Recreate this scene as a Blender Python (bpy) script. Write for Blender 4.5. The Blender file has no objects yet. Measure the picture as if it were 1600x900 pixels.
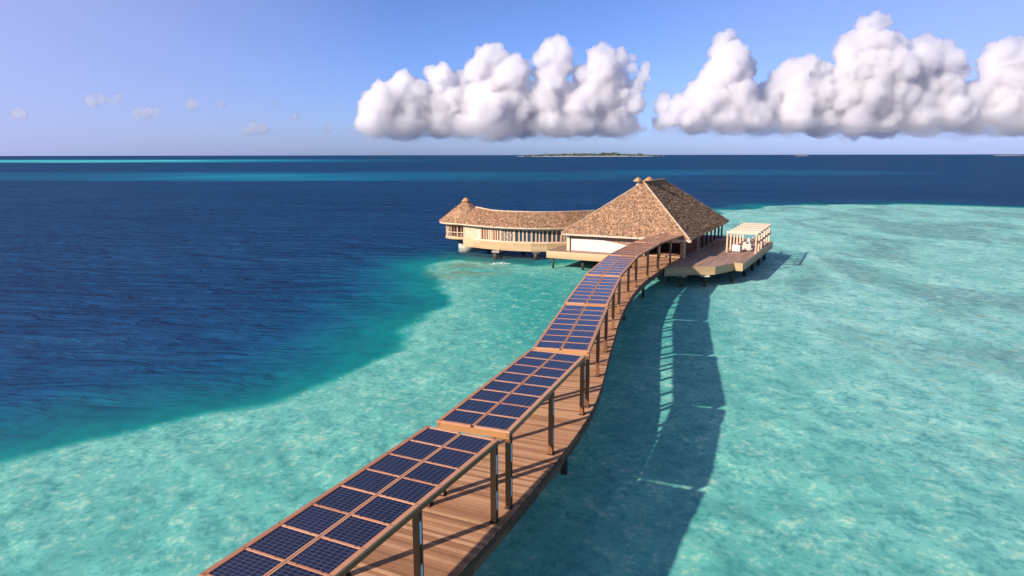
import bpy, bmesh, math, random
import numpy as np
from mathutils import Vector, Matrix

random.seed(7)
rng = np.random.default_rng(11)
R = math.radians
SC = bpy.context.scene
COL = SC.collection

# ------------------------------------------------------------------ camera, sky, sun, exposure
cam_d = bpy.data.cameras.new('camera')
cam_d.sensor_width = 36.0
cam_d.lens = 24.0
cam_d.clip_start = 0.1
cam_d.clip_end = 120000.0
cam = bpy.data.objects.new('camera', cam_d)
COL.objects.link(cam)
cam.location = (0.0, 0.0, 12.8)
cam.rotation_euler = (R(90 - 11.03), R(0.09), 0.0)
SC.camera = cam

SUN_EL = 25.5
SUN_TO = (-math.sin(R(55.0)), -math.cos(R(55.0)))          # horizontal direction towards the sun: behind the camera, to the left
world = bpy.data.worlds.new('World')
SC.world = world
world.use_nodes = True
wn = world.node_tree.nodes
wl = world.node_tree.links
for n in list(wn):
    wn.remove(n)
w_out = wn.new('ShaderNodeOutputWorld')
w_bg = wn.new('ShaderNodeBackground')
w_sky = wn.new('ShaderNodeTexSky')
w_sky.sky_type = 'NISHITA'
w_sky.sun_disc = False
w_sky.sun_elevation = R(SUN_EL)
w_sky.sun_rotation = math.atan2(SUN_TO[0], SUN_TO[1])
w_sky.altitude = 0.0
w_sky.air_density = 1.0
w_sky.dust_density = 0.6
w_sky.ozone_density = 3.5
# the sky's colour: the clear tropical sky is tinted by height (lavender sea haze low down), and paler on the sun's side
w_geo = wn.new('ShaderNodeTexCoord')
w_sep = wn.new('ShaderNodeSeparateXYZ')
wl.new(w_geo.outputs['Generated'], w_sep.inputs[0])
w_rmp = wn.new('ShaderNodeValToRGB')
w_rmp.color_ramp.elements[0].position = 0.0
w_rmp.color_ramp.elements[0].color = (0.425, 0.535, 1.05, 1)
w_rmp.color_ramp.elements[1].position = 0.25
w_rmp.color_ramp.elements[1].color = (0.42, 0.465, 0.72, 1)
e = w_rmp.color_ramp.elements.new(0.10)
e.color = (0.43, 0.505, 0.88, 1)
e = w_rmp.color_ramp.elements.new(1.0)
e.color = (0.22, 0.46, 0.38, 1)
e = w_rmp.color_ramp.elements.new(0.45)
e.color = (0.28, 0.44, 0.48, 1)
wl.new(w_sep.outputs['Z'], w_rmp.inputs['Fac'])
w_tint = wn.new('ShaderNodeMix')
w_tint.data_type = 'RGBA'
w_tint.blend_type = 'MULTIPLY'
w_tint.inputs['Factor'].default_value = 1.0
wl.new(w_sky.outputs['Color'], w_tint.inputs['A'])
wl.new(w_rmp.outputs['Color'], w_tint.inputs['B'])
w_side = wn.new('ShaderNodeMapRange')
w_side.inputs['From Min'].default_value = -0.15
w_side.inputs['From Max'].default_value = -0.75
w_side.inputs['To Max'].default_value = 0.85
wl.new(w_sep.outputs['X'], w_side.inputs['Value'])
w_haze = wn.new('ShaderNodeMix')
w_haze.data_type = 'RGBA'
w_side2 = wn.new('ShaderNodeMapRange')                       # and a little paler again over the cumulus to the right
w_side2.inputs['From Min'].default_value = 0.12
w_side2.inputs['From Max'].default_value = 0.75
w_side2.inputs['To Max'].default_value = 0.55
wl.new(w_sep.outputs['X'], w_side2.inputs['Value'])
w_max = wn.new('ShaderNodeMath')
w_max.operation = 'MAXIMUM'
wl.new(w_side.outputs['Result'], w_max.inputs[0])
wl.new(w_side2.outputs['Result'], w_max.inputs[1])
wl.new(w_max.outputs[0], w_haze.inputs['Factor'])
wl.new(w_tint.outputs['Result'], w_haze.inputs['A'])
w_haze.inputs['B'].default_value = (2.55, 2.75, 4.75, 1)
wl.new(w_haze.outputs['Result'], w_bg.inputs['Color'])
w_bg.inputs['Strength'].default_value = 0.125
wl.new(w_bg.outputs['Background'], w_out.inputs['Surface'])

sun_d = bpy.data.lights.new('sun', 'SUN')
sun_d.energy = 4.8
sun_d.angle = R(0.7)
sun_d.color = (1.0, 0.90, 0.78)
sun = bpy.data.objects.new('sun', sun_d)
COL.objects.link(sun)
to_sun = Vector((SUN_TO[0] * math.cos(R(SUN_EL)), SUN_TO[1] * math.cos(R(SUN_EL)), math.sin(R(SUN_EL))))
sun.rotation_euler = to_sun.to_track_quat('Z', 'Y').to_euler()

SC.view_settings.view_transform = 'Standard'
SC.view_settings.look = 'None'
SC.view_settings.exposure = 0.72
SC.view_settings.gamma = 1.0
SC.view_settings.use_curve_mapping = False
SC.render.engine = 'CYCLES'
SC.cycles.max_bounces = 16
SC.cycles.diffuse_bounces = 3
SC.cycles.glossy_bounces = 3
SC.cycles.transparent_max_bounces = 24
SC.cycles.volume_bounces = 16
SC.cycles.use_denoising = True

# ------------------------------------------------------------------ helpers
def tag(o, label=None, cat=None, group=None, kind=None):
    if label: o['label'] = label
    if cat: o['category'] = cat
    if group: o['group'] = group
    if kind: o['kind'] = kind
    return o

def empty(name, loc=(0, 0, 0), rz=0.0):
    o = bpy.data.objects.new(name, None)
    o.empty_display_size = 0.3
    COL.objects.link(o)
    o.location = loc
    o.rotation_euler = (0, 0, rz)
    return o

class MB:
    """collects boxes, prisms, tubes and sheets for ONE mesh object; every box gets a tone value and a UV laid along its length"""
    def __init__(self):
        self.v, self.f, self.uv, self.tone, self.smooth = [], [], [], [], []
    def face(self, pts, uvs=None, tone=0.5, smooth=False):
        i = len(self.v)
        self.v += [tuple(p) for p in pts]
        self.f.append(list(range(i, i + len(pts))))
        self.uv.append(uvs if uvs else [(p[0], p[1]) for p in pts])
        self.tone.append(tone)
        self.smooth.append(smooth)
    def hexa(self, c, tone=None):
        """c: eight corners, 0-3 the lower ring and 4-7 the upper ring, both counter-clockwise from above"""
        tone = random.random() if tone is None else tone
        ou, ov = random.random() * 50, random.random() * 50
        c = [Vector(p) for p in c]
        i = len(self.v)
        self.v += [tuple(p) for p in c]
        for q in ((3, 2, 1, 0), (4, 5, 6, 7), (0, 1, 5, 4), (1, 2, 6, 5), (2, 3, 7, 6), (3, 0, 4, 7)):
            e1 = (c[q[1]] - c[q[0]]).length
            e2 = (c[q[2]] - c[q[1]]).length
            if e1 >= e2:
                uv = [(0, 0), (e1, 0), (e1, e2), (0, e2)]
            else:
                uv = [(0, 0), (0, e1), (e2, e1), (e2, 0)]
            self.f.append([i + k for k in q])
            self.uv.append([(a + ou, b + ov) for a, b in uv])
            self.tone.append(tone)
            self.smooth.append(False)
    def box(self, x0, x1, y0, y1, z0, z1, tone=None):
        self.hexa([(x0, y0, z0), (x1, y0, z0), (x1, y1, z0), (x0, y1, z0), (x0, y0, z1), (x1, y0, z1), (x1, y1, z1), (x0, y1, z1)], tone)
    def beam(self, a, b, w, h, tone=None, up=(0, 0, 1)):
        """a bar of width w and height h; its centre line runs from a to b"""
        a, b = Vector(a), Vector(b)
        d = (b - a).normalized()
        u = Vector(up)
        s = d.cross(u)
        if s.length < 1e-4:
            s = Vector((1, 0, 0))
        s.normalize()
        t = s.cross(d).normalized()
        s *= w / 2
        t *= h / 2
        self.hexa([a - s - t, a + s - t, b + s - t, b - s - t, a - s + t, a + s + t, b + s + t, b - s + t], tone)
    def prism(self, poly, z0, z1, tone=None):
        """poly counter-clockwise in plan"""
        tone = random.random() if tone is None else tone
        n = len(poly)
        self.face([(x, y, z1) for x, y in poly], None, tone)
        self.face([(x, y, z0) for x, y in reversed(poly)], None, tone)
        for i in range(n):
            (xa, ya), (xb, yb) = poly[i], poly[(i + 1) % n]
            L = math.hypot(xb - xa, yb - ya)
            o = random.random() * 40
            self.face([(xa, ya, z0), (xb, yb, z0), (xb, yb, z1), (xa, ya, z1)], [(o, 0), (o + L, 0), (o + L, z1 - z0), (o, z1 - z0)], tone)
    def rings(self, rings, tone=0.5, caps=True, smooth=True, closed=True):
        """skin between rings of equally many points"""
        i0 = len(self.v)
        n = len(rings[0])
        for r in rings:
            self.v += [tuple(p) for p in r]
        for k in range(len(rings) - 1):
            for j in range(n if closed else n - 1):
                a, b = i0 + k * n + j, i0 + k * n + (j + 1) % n
                self.f.append([a, b, b + n, a + n])
                self.uv.append([(j, k), (j + 1, k), (j + 1, k + 1), (j, k + 1)])
                self.tone.append(tone)
                self.smooth.append(smooth)
        if caps:
            for k, rev in ((0, True), (len(rings) - 1, False)):
                ids = [i0 + k * n + j for j in range(n)]
                if rev: ids.reverse()
                self.f.append(ids)
                self.uv.append([(0, 0)] * n)
                self.tone.append(tone)
                self.smooth.append(False)
    def tube(self, x, y, z0, z1, r0, r1=None, n=14, tone=0.5):
        r1 = r0 if r1 is None else r1
        self.rings([[(x + r * math.cos(2 * math.pi * j / n), y + r * math.sin(2 * math.pi * j / n), z) for j in range(n)] for z, r in ((z0, r0), (z1, r1))], tone)
    def mesh(self, name, mat):
        m = bpy.data.meshes.new(name)
        m.from_pydata(self.v, [], self.f)
        uvl = m.uv_layers.new(name='uv')
        uvl.data.foreach_set('uv', np.array([c for f in self.uv for c in f], dtype=np.float32).ravel())
        at = m.attributes.new('tone', 'FLOAT', 'FACE')
        at.data.foreach_set('value', np.array(self.tone, dtype=np.float32))
        m.polygons.foreach_set('use_smooth', np.array(self.smooth, dtype=bool))
        if mat: m.materials.append(mat)
        m.update()
        return m
    def build(self, name, mat, parent=None, bevel=0.0):
        o = bpy.data.objects.new(name, self.mesh(name, mat))
        COL.objects.link(o)
        if parent: o.parent = parent
        if bevel:
            b = o.modifiers.new('bevel', 'BEVEL')
            b.width = bevel
            b.segments = 1
            b.limit_method = 'ANGLE'
        return o

class NT:
    """short-hand for building a material node tree"""
    def __init__(self, name):
        self.m = bpy.data.materials.new(name)
        self.m.use_nodes = True
        self.t = self.m.node_tree
        self.t.nodes.clear()
        self.out = self.t.nodes.new('ShaderNodeOutputMaterial')
    def n(self, kind, **kw):
        nd = self.t.nodes.new(kind)
        for k, v in kw.items():
            setattr(nd, k, v)
        return nd
    def l(self, a, b):
        self.t.links.new(a, b)
    def put(self, sock, v):
        if isinstance(v, bpy.types.NodeSocket): self.l(v, sock)
        elif isinstance(v, (tuple, list)) and len(v) == 3 and sock.type == 'RGBA': sock.default_value = (*v, 1)
        else: sock.default_value = v
    def math(self, op, a, b=0.0, clamp=False):
        nd = self.n('ShaderNodeMath', operation=op, use_clamp=clamp)
        self.put(nd.inputs[0], a); self.put(nd.inputs[1], b)
        return nd.outputs[0]
    def mix(self, f, a, b, blend='MIX'):
        nd = self.n('ShaderNodeMix', data_type='RGBA', blend_type=blend)
        self.put(nd.inputs['Factor'], f); self.put(nd.inputs['A'], a); self.put(nd.inputs['B'], b)
        return nd.outputs['Result']
    def noise(self, vec, scale, detail=4.0, rough=0.55, dist=0.0):
        nd = self.n('ShaderNodeTexNoise')
        if vec is not None: self.l(vec, nd.inputs['Vector'])
        nd.inputs['Scale'].default_value = scale
        nd.inputs['Detail'].default_value = detail
        nd.inputs['Roughness'].default_value = rough
        nd.inputs['Distortion'].default_value = dist
        return nd.outputs['Fac']
    def mapping(self, vec, scale=(1, 1, 1), rot=(0, 0, 0), loc=(0, 0, 0)):
        nd = self.n('ShaderNodeMapping')
        self.l(vec, nd.inputs['Vector'])
        nd.inputs['Scale'].default_value = scale
        nd.inputs['Rotation'].default_value = rot
        nd.inputs['Location'].default_value = loc
        return nd.outputs['Vector']
    def ramp(self, fac, stops, interp='LINEAR'):
        nd = self.n('ShaderNodeValToRGB')
        cr = nd.color_ramp
        cr.interpolation = interp
        while len(cr.elements) > 1: cr.elements.remove(cr.elements[-1])
        for i, (p, c) in enumerate(stops):
            e = cr.elements[0] if i == 0 else cr.elements.new(p)
            e.position = p
            e.color = (*c, 1) if isinstance(c, (tuple, list)) else (c, c, c, 1)
        self.put(nd.inputs['Fac'], fac)
        return nd.outputs['Color']
    def range(self, v, a, b, c=0.0, d=1.0, smooth=True):
        nd = self.n('ShaderNodeMapRange', interpolation_type='SMOOTHSTEP' if smooth else 'LINEAR')
        self.put(nd.inputs['Value'], v)
        for k, x in zip(('From Min', 'From Max', 'To Min', 'To Max'), (a, b, c, d)):
            nd.inputs[k].default_value = x
        return nd.outputs['Result']
    def bump(self, h, strength, dist, normal=None):
        nd = self.n('ShaderNodeBump')
        nd.inputs['Strength'].default_value = strength
        nd.inputs['Distance'].default_value = dist
        self.l(h, nd.inputs['Height'])
        if normal is not None: self.l(normal, nd.inputs['Normal'])
        return nd.outputs['Normal']
    def principled(self, color, rough=0.6, normal=None, spec=0.4, metallic=0.0, **kw):
        p = self.n('ShaderNodeBsdfPrincipled')
        self.put(p.inputs['Base Color'], color)
        self.put(p.inputs['Roughness'], rough)
        p.inputs['Specular IOR Level'].default_value = spec
        p.inputs['Metallic'].default_value = metallic
        for k, v in kw.items(): self.put(p.inputs[k.replace('_', ' ')], v)
        if normal is not None: self.l(normal, p.inputs['Normal'])
        self.l(p.outputs['BSDF'], self.out.inputs['Surface'])
        return p

# ------------------------------------------------------------------ the sea: near-flat seabed sheet with depth painted by colour, water sheet over it
SHELF = np.array([(-60, -40), (-40, 8), (-30, 20), (-22.5, 27.5), (-16.5, 33.3), (-12.6, 37.5), (-9.4, 42.5), (-7.6, 52), (-6.3, 62), (-6.6, 70), (-8.6, 78), (-9.4, 85), (-7.0, 88), (-2, 85.5),
                  (2.5, 82.5), (7, 84), (14, 92), (26, 112), (38, 140), (52, 166), (69, 182), (100, 187), (141, 189), (220, 192), (330, 200), (420, 120), (420, -120), (-60, -120)], dtype=float)

def shelf_distance(px, py):
    """signed distance to the reef shelf's edge, positive on the shelf"""
    n = len(SHELF)
    d = np.full(px.shape, 1e9)
    inside = np.zeros(px.shape, dtype=bool)
    for i in range(n):
        ax, ay = SHELF[i]
        bx, by = SHELF[(i + 1) % n]
        ex, ey = bx - ax, by - ay
        t = np.clip(((px - ax) * ex + (py - ay) * ey) / (ex * ex + ey * ey), 0, 1)
        d = np.minimum(d, np.hypot(px - ax - t * ex, py - ay - t * ey))
        if ay != by:
            c = ((ay > py) != (by > py)) & (px < (bx - ax) * (py - ay) / (by - ay) + ax)
            inside ^= c
    return np.where(inside, d, -d)

def smooth(a, b, x):
    t = np.clip((x - a) / (b - a), 0, 1)
    return t * t * (3 - 2 * t)

def wob(x, y, s, ph):
    return (np.sin(x * s + ph) * np.cos(y * s * 1.13 + ph * 2.1) + 0.6 * np.sin(x * s * 2.3 + y * s * 1.7 + ph * 3.3) + 0.4 * np.cos(x * s * 4.1 - y * s * 3.6 + ph)) / 2.0

GRID = rng.normal(size=(256, 256))
def lumps(x, y, scale):
    out = 0
    for o, (f, a) in enumerate(((1, 1.0), (2.3, 0.6), (0.37, 0.9))):
        u, v = x * f / scale + 17 * o, y * f / scale + 5 * o
        iu, iv = np.floor(u).astype(int), np.floor(v).astype(int)
        fu, fv = u - iu, v - iv
        fu, fv = fu * fu * (3 - 2 * fu), fv * fv * (3 - 2 * fv)
        g = lambda a_, b_: GRID[a_ % 256, b_ % 256]
        out = out + a * ((g(iu, iv) * (1 - fu) + g(iu + 1, iv) * fu) * (1 - fv) + (g(iu, iv + 1) * (1 - fu) + g(iu + 1, iv + 1) * fu) * fv)
    return out

def polar_sheet(name, radii, angles, zfun, mat):
    rr, aa = np.meshgrid(radii, angles, indexing='ij')
    x = rr * np.sin(aa)
    y = rr * np.cos(aa) + 0.0
    z, depth = zfun(x, y)
    nr, na = x.shape
    V = np.stack([x.ravel(), y.ravel(), z.ravel()], 1)
    i = np.arange((nr - 1) * (na - 1))
    r, c = i // (na - 1), i % (na - 1)
    a = r * na + c
    F = np.stack([a, a + 1, a + na + 1, a + na], 1)[:, ::-1]
    m = bpy.data.meshes.new(name)
    m.vertices.add(len(V)); m.vertices.foreach_set('co', V.astype(np.float32).ravel())
    m.loops.add(F.size); m.loops.foreach_set('vertex_index', F.astype(np.int32).ravel())
    m.polygons.add(len(F)); m.polygons.foreach_set('loop_start', np.arange(0, F.size, 4, dtype=np.int32))
    m.update(calc_edges=True)
    m.polygons.foreach_set('use_smooth', np.ones(len(F), dtype=bool))
    if depth is not None:
        at = m.attributes.new('depth', 'FLOAT', 'POINT')
        at.data.foreach_set('value', depth.astype(np.float32).ravel())
    m.materials.append(mat)
    o = bpy.data.objects.new(name, m)
    COL.objects.link(o)
    return o

def seabed_z(x, y):
    w = 2.2 * wob(x, y, 0.11, 0.4) + 0.9 * wob(x, y, 0.41, 1.7)
    far = np.clip((np.hypot(x, y) - 120) / 80, 0, 3)
    s = shelf_distance(x, y) + w * (1 + far)
    dist = np.hypot(x, y)
    out = np.maximum(-s, 0)
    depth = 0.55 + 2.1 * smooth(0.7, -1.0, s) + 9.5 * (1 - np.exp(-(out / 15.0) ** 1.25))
    # the flat behind the pier is coloured a little deeper beside the boardwalk and on the seaward half of the shelf
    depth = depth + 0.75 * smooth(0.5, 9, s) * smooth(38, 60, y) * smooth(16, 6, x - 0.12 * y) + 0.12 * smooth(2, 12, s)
    # shallow banks far out: a bright reef line near the horizon and a broad dim bank before it
    far_deep = smooth(205, 240, dist)
    depth = np.maximum(depth, 9.5 * far_deep)
    reef = smooth(1150, 1350, y + 0.10 * x + 60 * wob(x, y, 0.004, 2.0)) * smooth(2500, 1900, y + 0.12 * x) * smooth(250, -900, x + 120 * wob(x, y, 0.01, .3))
    bank = smooth(335, 375, y + 0.06 * x + 10 * wob(x, y, 0.02, 1.0)) * smooth(680, 480, y) * smooth(420, -180, x) * (0.78 + 0.22 * wob(x, y, 0.012, 3.0))
    bank2 = smooth(430, 480, y + 12 * wob(x, y, 0.02, .5)) * smooth(760, 560, y) * smooth(20, 120, x) * smooth(420, 240, x) * 0.62
    depth = depth * (1 - 0.90 * reef) * (1 - 0.78 * np.clip(bank, 0, 1)) * (1 - 0.66 * bank2)
    z = -np.minimum(depth, 0.55) + 0.022 * lumps(x, y, 1.3) * smooth(90, 30, dist)  # sheet held shallow throughout; deeper water is put into its colour
    z = np.minimum(z, -0.3)
    # brown coral below the round hut is coloured in, not raised
    return z, depth

def make_seabed_mat():
    k = NT('sand_coral_and_deep_water')
    g = k.n('ShaderNodeNewGeometry').outputs['Position']
    dp = k.n('ShaderNodeAttribute', attribute_name='depth').outputs['Fac']
    base = k.ramp(k.math('DIVIDE', dp, 10.5), [(0.035, (0.27, 0.58, 0.47)), (0.06, (0.175, 0.49, 0.405)), (0.10, (0.068, 0.395, 0.34)), (0.17, (0.010, 0.285, 0.245)), (0.27, (0.002, 0.20, 0.20)), (0.42, (0.002, 0.128, 0.175)), (0.65, (0.004, 0.075, 0.175)), (0.95, (0.006, 0.052, 0.148))])  # deep water's colour is painted on the shallow sheet
    shallow = k.range(dp, 3.0, 0.6)
    # rubble and sand patches, elongated across the swell; the mottle also paints in caustic light
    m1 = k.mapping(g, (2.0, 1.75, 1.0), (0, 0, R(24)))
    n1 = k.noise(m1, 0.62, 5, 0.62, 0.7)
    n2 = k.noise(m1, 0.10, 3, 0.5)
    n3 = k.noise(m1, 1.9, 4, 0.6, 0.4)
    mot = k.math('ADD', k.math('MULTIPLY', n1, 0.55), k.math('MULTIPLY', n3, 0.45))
    sx = k.n('ShaderNodeSeparateXYZ'); k.l(g, sx.inputs[0])
    pale = k.math('MULTIPLY', k.math('MULTIPLY', k.range(sx.outputs['X'], 3, 30), k.range(sx.outputs['Y'], 8, 60, 0.45, 1.0)), k.math('MULTIPLY', shallow, 0.66))
    base = k.mix(pale, base, (0.42, 0.66, 0.63))
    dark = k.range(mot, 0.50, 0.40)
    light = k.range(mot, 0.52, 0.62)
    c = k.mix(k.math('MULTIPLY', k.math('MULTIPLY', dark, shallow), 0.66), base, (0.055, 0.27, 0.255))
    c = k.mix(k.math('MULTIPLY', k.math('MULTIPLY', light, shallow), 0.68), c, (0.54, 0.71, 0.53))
    # large drifts: greener water by the boardwalk, paler sand far out on the flat
    c = k.mix(k.math('MULTIPLY', k.range(n2, 0.42, 0.62), k.math('MULTIPLY', shallow, 0.35)), c, (0.10, 0.38, 0.32))
    # seagrass and coral on the open flat to the right
    gx = k.math('MULTIPLY', k.range(sx.outputs['X'], 13, 32), k.range(sx.outputs['Y'], 19, 30))
    n4 = k.noise(k.mapping(g, (0.10, 0.045, 1)), 1.0, 4, 0.6, 0.6)
    gr = k.math('MULTIPLY', k.range(n4, 0.47, 0.62), k.math('MULTIPLY', gx, shallow))
    n5 = k.noise(m1, 0.7, 4, 0.65)
    gr = k.math('MULTIPLY', gr, k.range(n5, 0.34, 0.56, 0.25, 0.85))
    c = k.mix(k.math('MULTIPLY', gr, 0.75), c, (0.11, 0.20, 0.21))
    tan = k.math('MULTIPLY', k.range(k.noise(m1, 0.75, 3, 0.6), 0.56, 0.68), k.math('MULTIPLY', gx, k.math('MULTIPLY', shallow, 0.5)))
    c = k.mix(tan, c, (0.26, 0.32, 0.19))
    # the banks far out lie under bluer water; wind draws long darker and lighter lanes over the deep
    far = k.range(sx.outputs['Y'], 230, 330)
    fc = k.ramp(k.math('DIVIDE', dp, 10.0), [(0.09, (0.10, 0.50, 0.50)), (0.2, (0.012, 0.27, 0.38)), (0.45, (0.005, 0.13, 0.255)), (0.95, (0.006, 0.056, 0.155))])
    c = k.mix(far, c, fc)
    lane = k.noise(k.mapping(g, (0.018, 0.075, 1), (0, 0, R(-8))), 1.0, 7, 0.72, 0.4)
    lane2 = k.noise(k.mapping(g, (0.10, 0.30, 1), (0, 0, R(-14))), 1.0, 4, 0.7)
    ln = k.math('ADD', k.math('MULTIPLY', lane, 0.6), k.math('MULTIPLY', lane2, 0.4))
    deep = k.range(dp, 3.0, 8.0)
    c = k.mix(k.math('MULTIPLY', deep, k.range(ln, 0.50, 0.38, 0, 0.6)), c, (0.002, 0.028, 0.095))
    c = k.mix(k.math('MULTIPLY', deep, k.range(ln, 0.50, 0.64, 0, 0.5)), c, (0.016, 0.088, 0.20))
    # brown reef by the round hut
    hx = k.math('SUBTRACT', sx.outputs['X'], -5.0)
    hy = k.math('SUBTRACT', sx.outputs['Y'], 80.0)
    hd = k.math('ADD', k.math('MULTIPLY', k.math('MULTIPLY', hx, hx), 0.045), k.math('MULTIPLY', k.math('MULTIPLY', hy, hy), 0.016))
    n6 = k.noise(k.mapping(g, (0.55, 1.0, 1), (0, 0, R(-20))), 0.55, 5, 0.65, 1.0)
    reef = k.math('MULTIPLY', k.range(hd, 1.7, 0.1), k.range(n6, 0.40, 0.60))
    c = k.mix(k.math('MULTIPLY', reef, 0.8), c, (0.20, 0.24, 0.15))
    # swell: the deep water's own light is broken by the waves
    wv = swell(k, g)
    deepw = k.range(dp, 2.6, 8.0, 0.05, 1.0)
    deepw = k.math('MULTIPLY', deepw, k.range(sx.outputs['Y'], 25, 85, 0.42, 1.0))
    nrm = k.bump(k.math('MULTIPLY', wv, deepw), 1.0, 2.6)
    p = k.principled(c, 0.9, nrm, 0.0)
    return k.m

def swell(k, g):
    a = k.noise(k.mapping(g, (0.12, 0.40, 1), (0, 0, R(-12))), 1.0, 5, 0.55, 0.6)
    b = k.noise(k.mapping(g, (0.45, 1.15, 1), (0, 0, R(-22))), 1.0, 3, 0.55, 0.3)
    return k.math('ADD', a, k.math('MULTIPLY', b, 0.26))

def make_water_mat():
    k = NT('sea_water')
    g = k.n('ShaderNodeNewGeometry').outputs['Position']
    wv = swell(k, g)
    fine = k.noise(k.mapping(g, (1.6, 3.6, 1), (0, 0, R(-14))), 1.0, 4, 0.6)
    h = k.math('ADD', wv, k.math('MULTIPLY', fine, 0.14))
    nrm = k.bump(h, 0.8, 0.42)
    fr = k.n('ShaderNodeFresnel')
    fr.inputs['IOR'].default_value = 1.33
    k.l(nrm, fr.inputs['Normal'])
    fac = k.math('MINIMUM', k.math('MULTIPLY', fr.outputs['Fac'], 0.24), 0.07)
    tr = k.n('ShaderNodeBsdfTransparent')
    # caustics: light gathered by the ripples is painted as a cell pattern into the tint
    net = k.n('ShaderNodeTexVoronoi', feature='SMOOTH_F1')
    k.l(k.mapping(g, (0.9, 0.55, 1), (0, 0, R(14))), net.inputs['Vector'])
    net.inputs['Scale'].default_value = 1.0
    caus = k.range(net.outputs['Distance'], 0.15, 0.75, 0.80, 1.0)
    ct = k.mix(caus, (0.80, 0.90, 0.92), (0.98, 1.0, 1.0))
    k.l(k.mix(k.range(caus, 0.8, 1.0), (0.80, 0.90, 0.91), (0.97, 1.0, 0.99)), tr.inputs['Color'])
    gl = k.n('ShaderNodeBsdfGlossy')
    gl.inputs['Roughness'].default_value = 0.34
    k.l(nrm, gl.inputs['Normal'])
    mx = k.n('ShaderNodeMixShader')
    k.l(fac, mx.inputs['Fac']); k.l(tr.outputs[0], mx.inputs[1]); k.l(gl.outputs[0], mx.inputs[2])
    k.l(mx.outputs[0], k.out.inputs['Surface'])
    return k.m

radii = np.concatenate([[0.5, 3, 6, 9, 12], np.geomspace(14, 60, 230), np.geomspace(60.3, 260, 260), np.geomspace(263, 3000, 170), np.geomspace(3200, 60000, 16)])
front = np.radians(np.linspace(-48, 48, 560))
back = np.radians(np.linspace(50, 310, 64))
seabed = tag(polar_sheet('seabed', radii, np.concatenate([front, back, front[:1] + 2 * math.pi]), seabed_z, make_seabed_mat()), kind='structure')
water = tag(polar_sheet('water', np.array([0.5, 40, 200, 1000, 8000, 60000.0]), np.radians(np.linspace(-180, 180, 73)), lambda x, y: (np.zeros_like(x), None), make_water_mat()), kind='structure')

# ------------------------------------------------------------------ wood, thatch, glass and metal
def wood_mat(name, dark, mid, light, rough=0.62, grain=1.0, stain=0.25):
    k = NT(name)
    uv = k.n('ShaderNodeUVMap', uv_map='uv').outputs['UV']
    tone = k.n('ShaderNodeAttribute', attribute_name='tone').outputs['Fac']
    gr = k.noise(k.mapping(uv, (1.1, 16.0, 1)), 1.0, 5, 0.62, 0.9)
    fine = k.noise(k.mapping(uv, (5.0, 80.0, 1)), 1.0, 3, 0.6)
    f = k.math('ADD', k.math('MULTIPLY', tone, 0.55), k.math('MULTIPLY', gr, 0.45))
    c = k.ramp(f, [(0.12, dark), (0.46, mid), (0.84, light)])
    c = k.mix(k.range(fine, 0.52, 0.72, 0, 0.35 * grain), c, tuple(x * 0.5 for x in dark))
    g = k.n('ShaderNodeNewGeometry').outputs['Position']
    st = k.noise(g, 0.9, 4, 0.6)
    c = k.mix(k.range(st, 0.50, 0.72, 0, stain), c, tuple(x * 0.55 for x in mid))
    nrm = k.bump(k.math('ADD', gr, k.math('MULTIPLY', fine, 0.5)), 0.35, 0.006)
    k.principled(c, rough, nrm, 0.35)
    return k.m

M_deck = wood_mat('deck_boards', (0.20, 0.088, 0.042), (0.38, 0.185, 0.094), (0.60, 0.335, 0.185), 0.6, 1.0, 0.22)
M_gold = wood_mat('golden_end_timber', (0.30, 0.13, 0.045), (0.42, 0.20, 0.075), (0.52, 0.27, 0.11), 0.5, 0.6, 0.15)
M_low_slat = wood_mat('white_slat_wood', (0.66, 0.57, 0.49), (0.71, 0.62, 0.54), (0.76, 0.67, 0.58), 0.6, 0.2, 0.03)
M_frame = wood_mat('oiled_frame_timber', (0.36, 0.14, 0.072), (0.50, 0.225, 0.122), (0.60, 0.30, 0.17), 0.5, 0.6, 0.12)
M_post = wood_mat('dark_post_timber', (0.12, 0.043, 0.014), (0.205, 0.078, 0.026), (0.31, 0.13, 0.05), 0.55, 0.8, 0.2)
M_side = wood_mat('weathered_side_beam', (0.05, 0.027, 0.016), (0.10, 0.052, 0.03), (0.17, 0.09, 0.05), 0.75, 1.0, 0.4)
M_pale = wood_mat('pale_new_timber', (0.50, 0.31, 0.20), (0.60, 0.40, 0.27), (0.68, 0.48, 0.34), 0.6, 0.35, 0.06)
M_fascia = wood_mat('yellow_fascia_boards', (0.34, 0.215, 0.11), (0.43, 0.285, 0.15), (0.51, 0.355, 0.20), 0.62, 0.4, 0.10)
M_terr = wood_mat('terrace_boards', (0.20, 0.105, 0.07), (0.32, 0.185, 0.13), (0.44, 0.27, 0.20), 0.65, 0.8, 0.15)
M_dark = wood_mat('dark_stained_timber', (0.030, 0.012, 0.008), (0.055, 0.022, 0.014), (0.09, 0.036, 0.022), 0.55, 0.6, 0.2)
M_red = wood_mat('red_brown_wall_boards', (0.10, 0.03, 0.018), (0.15, 0.048, 0.028), (0.20, 0.07, 0.04), 0.6, 0.6, 0.2)
M_rose = wood_mat('rose_wall_boards', (0.28, 0.15, 0.105), (0.33, 0.18, 0.13), (0.39, 0.225, 0.165), 0.6, 0.35, 0.05)
M_white = wood_mat('whitewashed_slats', (0.46, 0.35, 0.27), (0.51, 0.39, 0.30), (0.56, 0.44, 0.345), 0.6, 0.2, 0.05)

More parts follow.
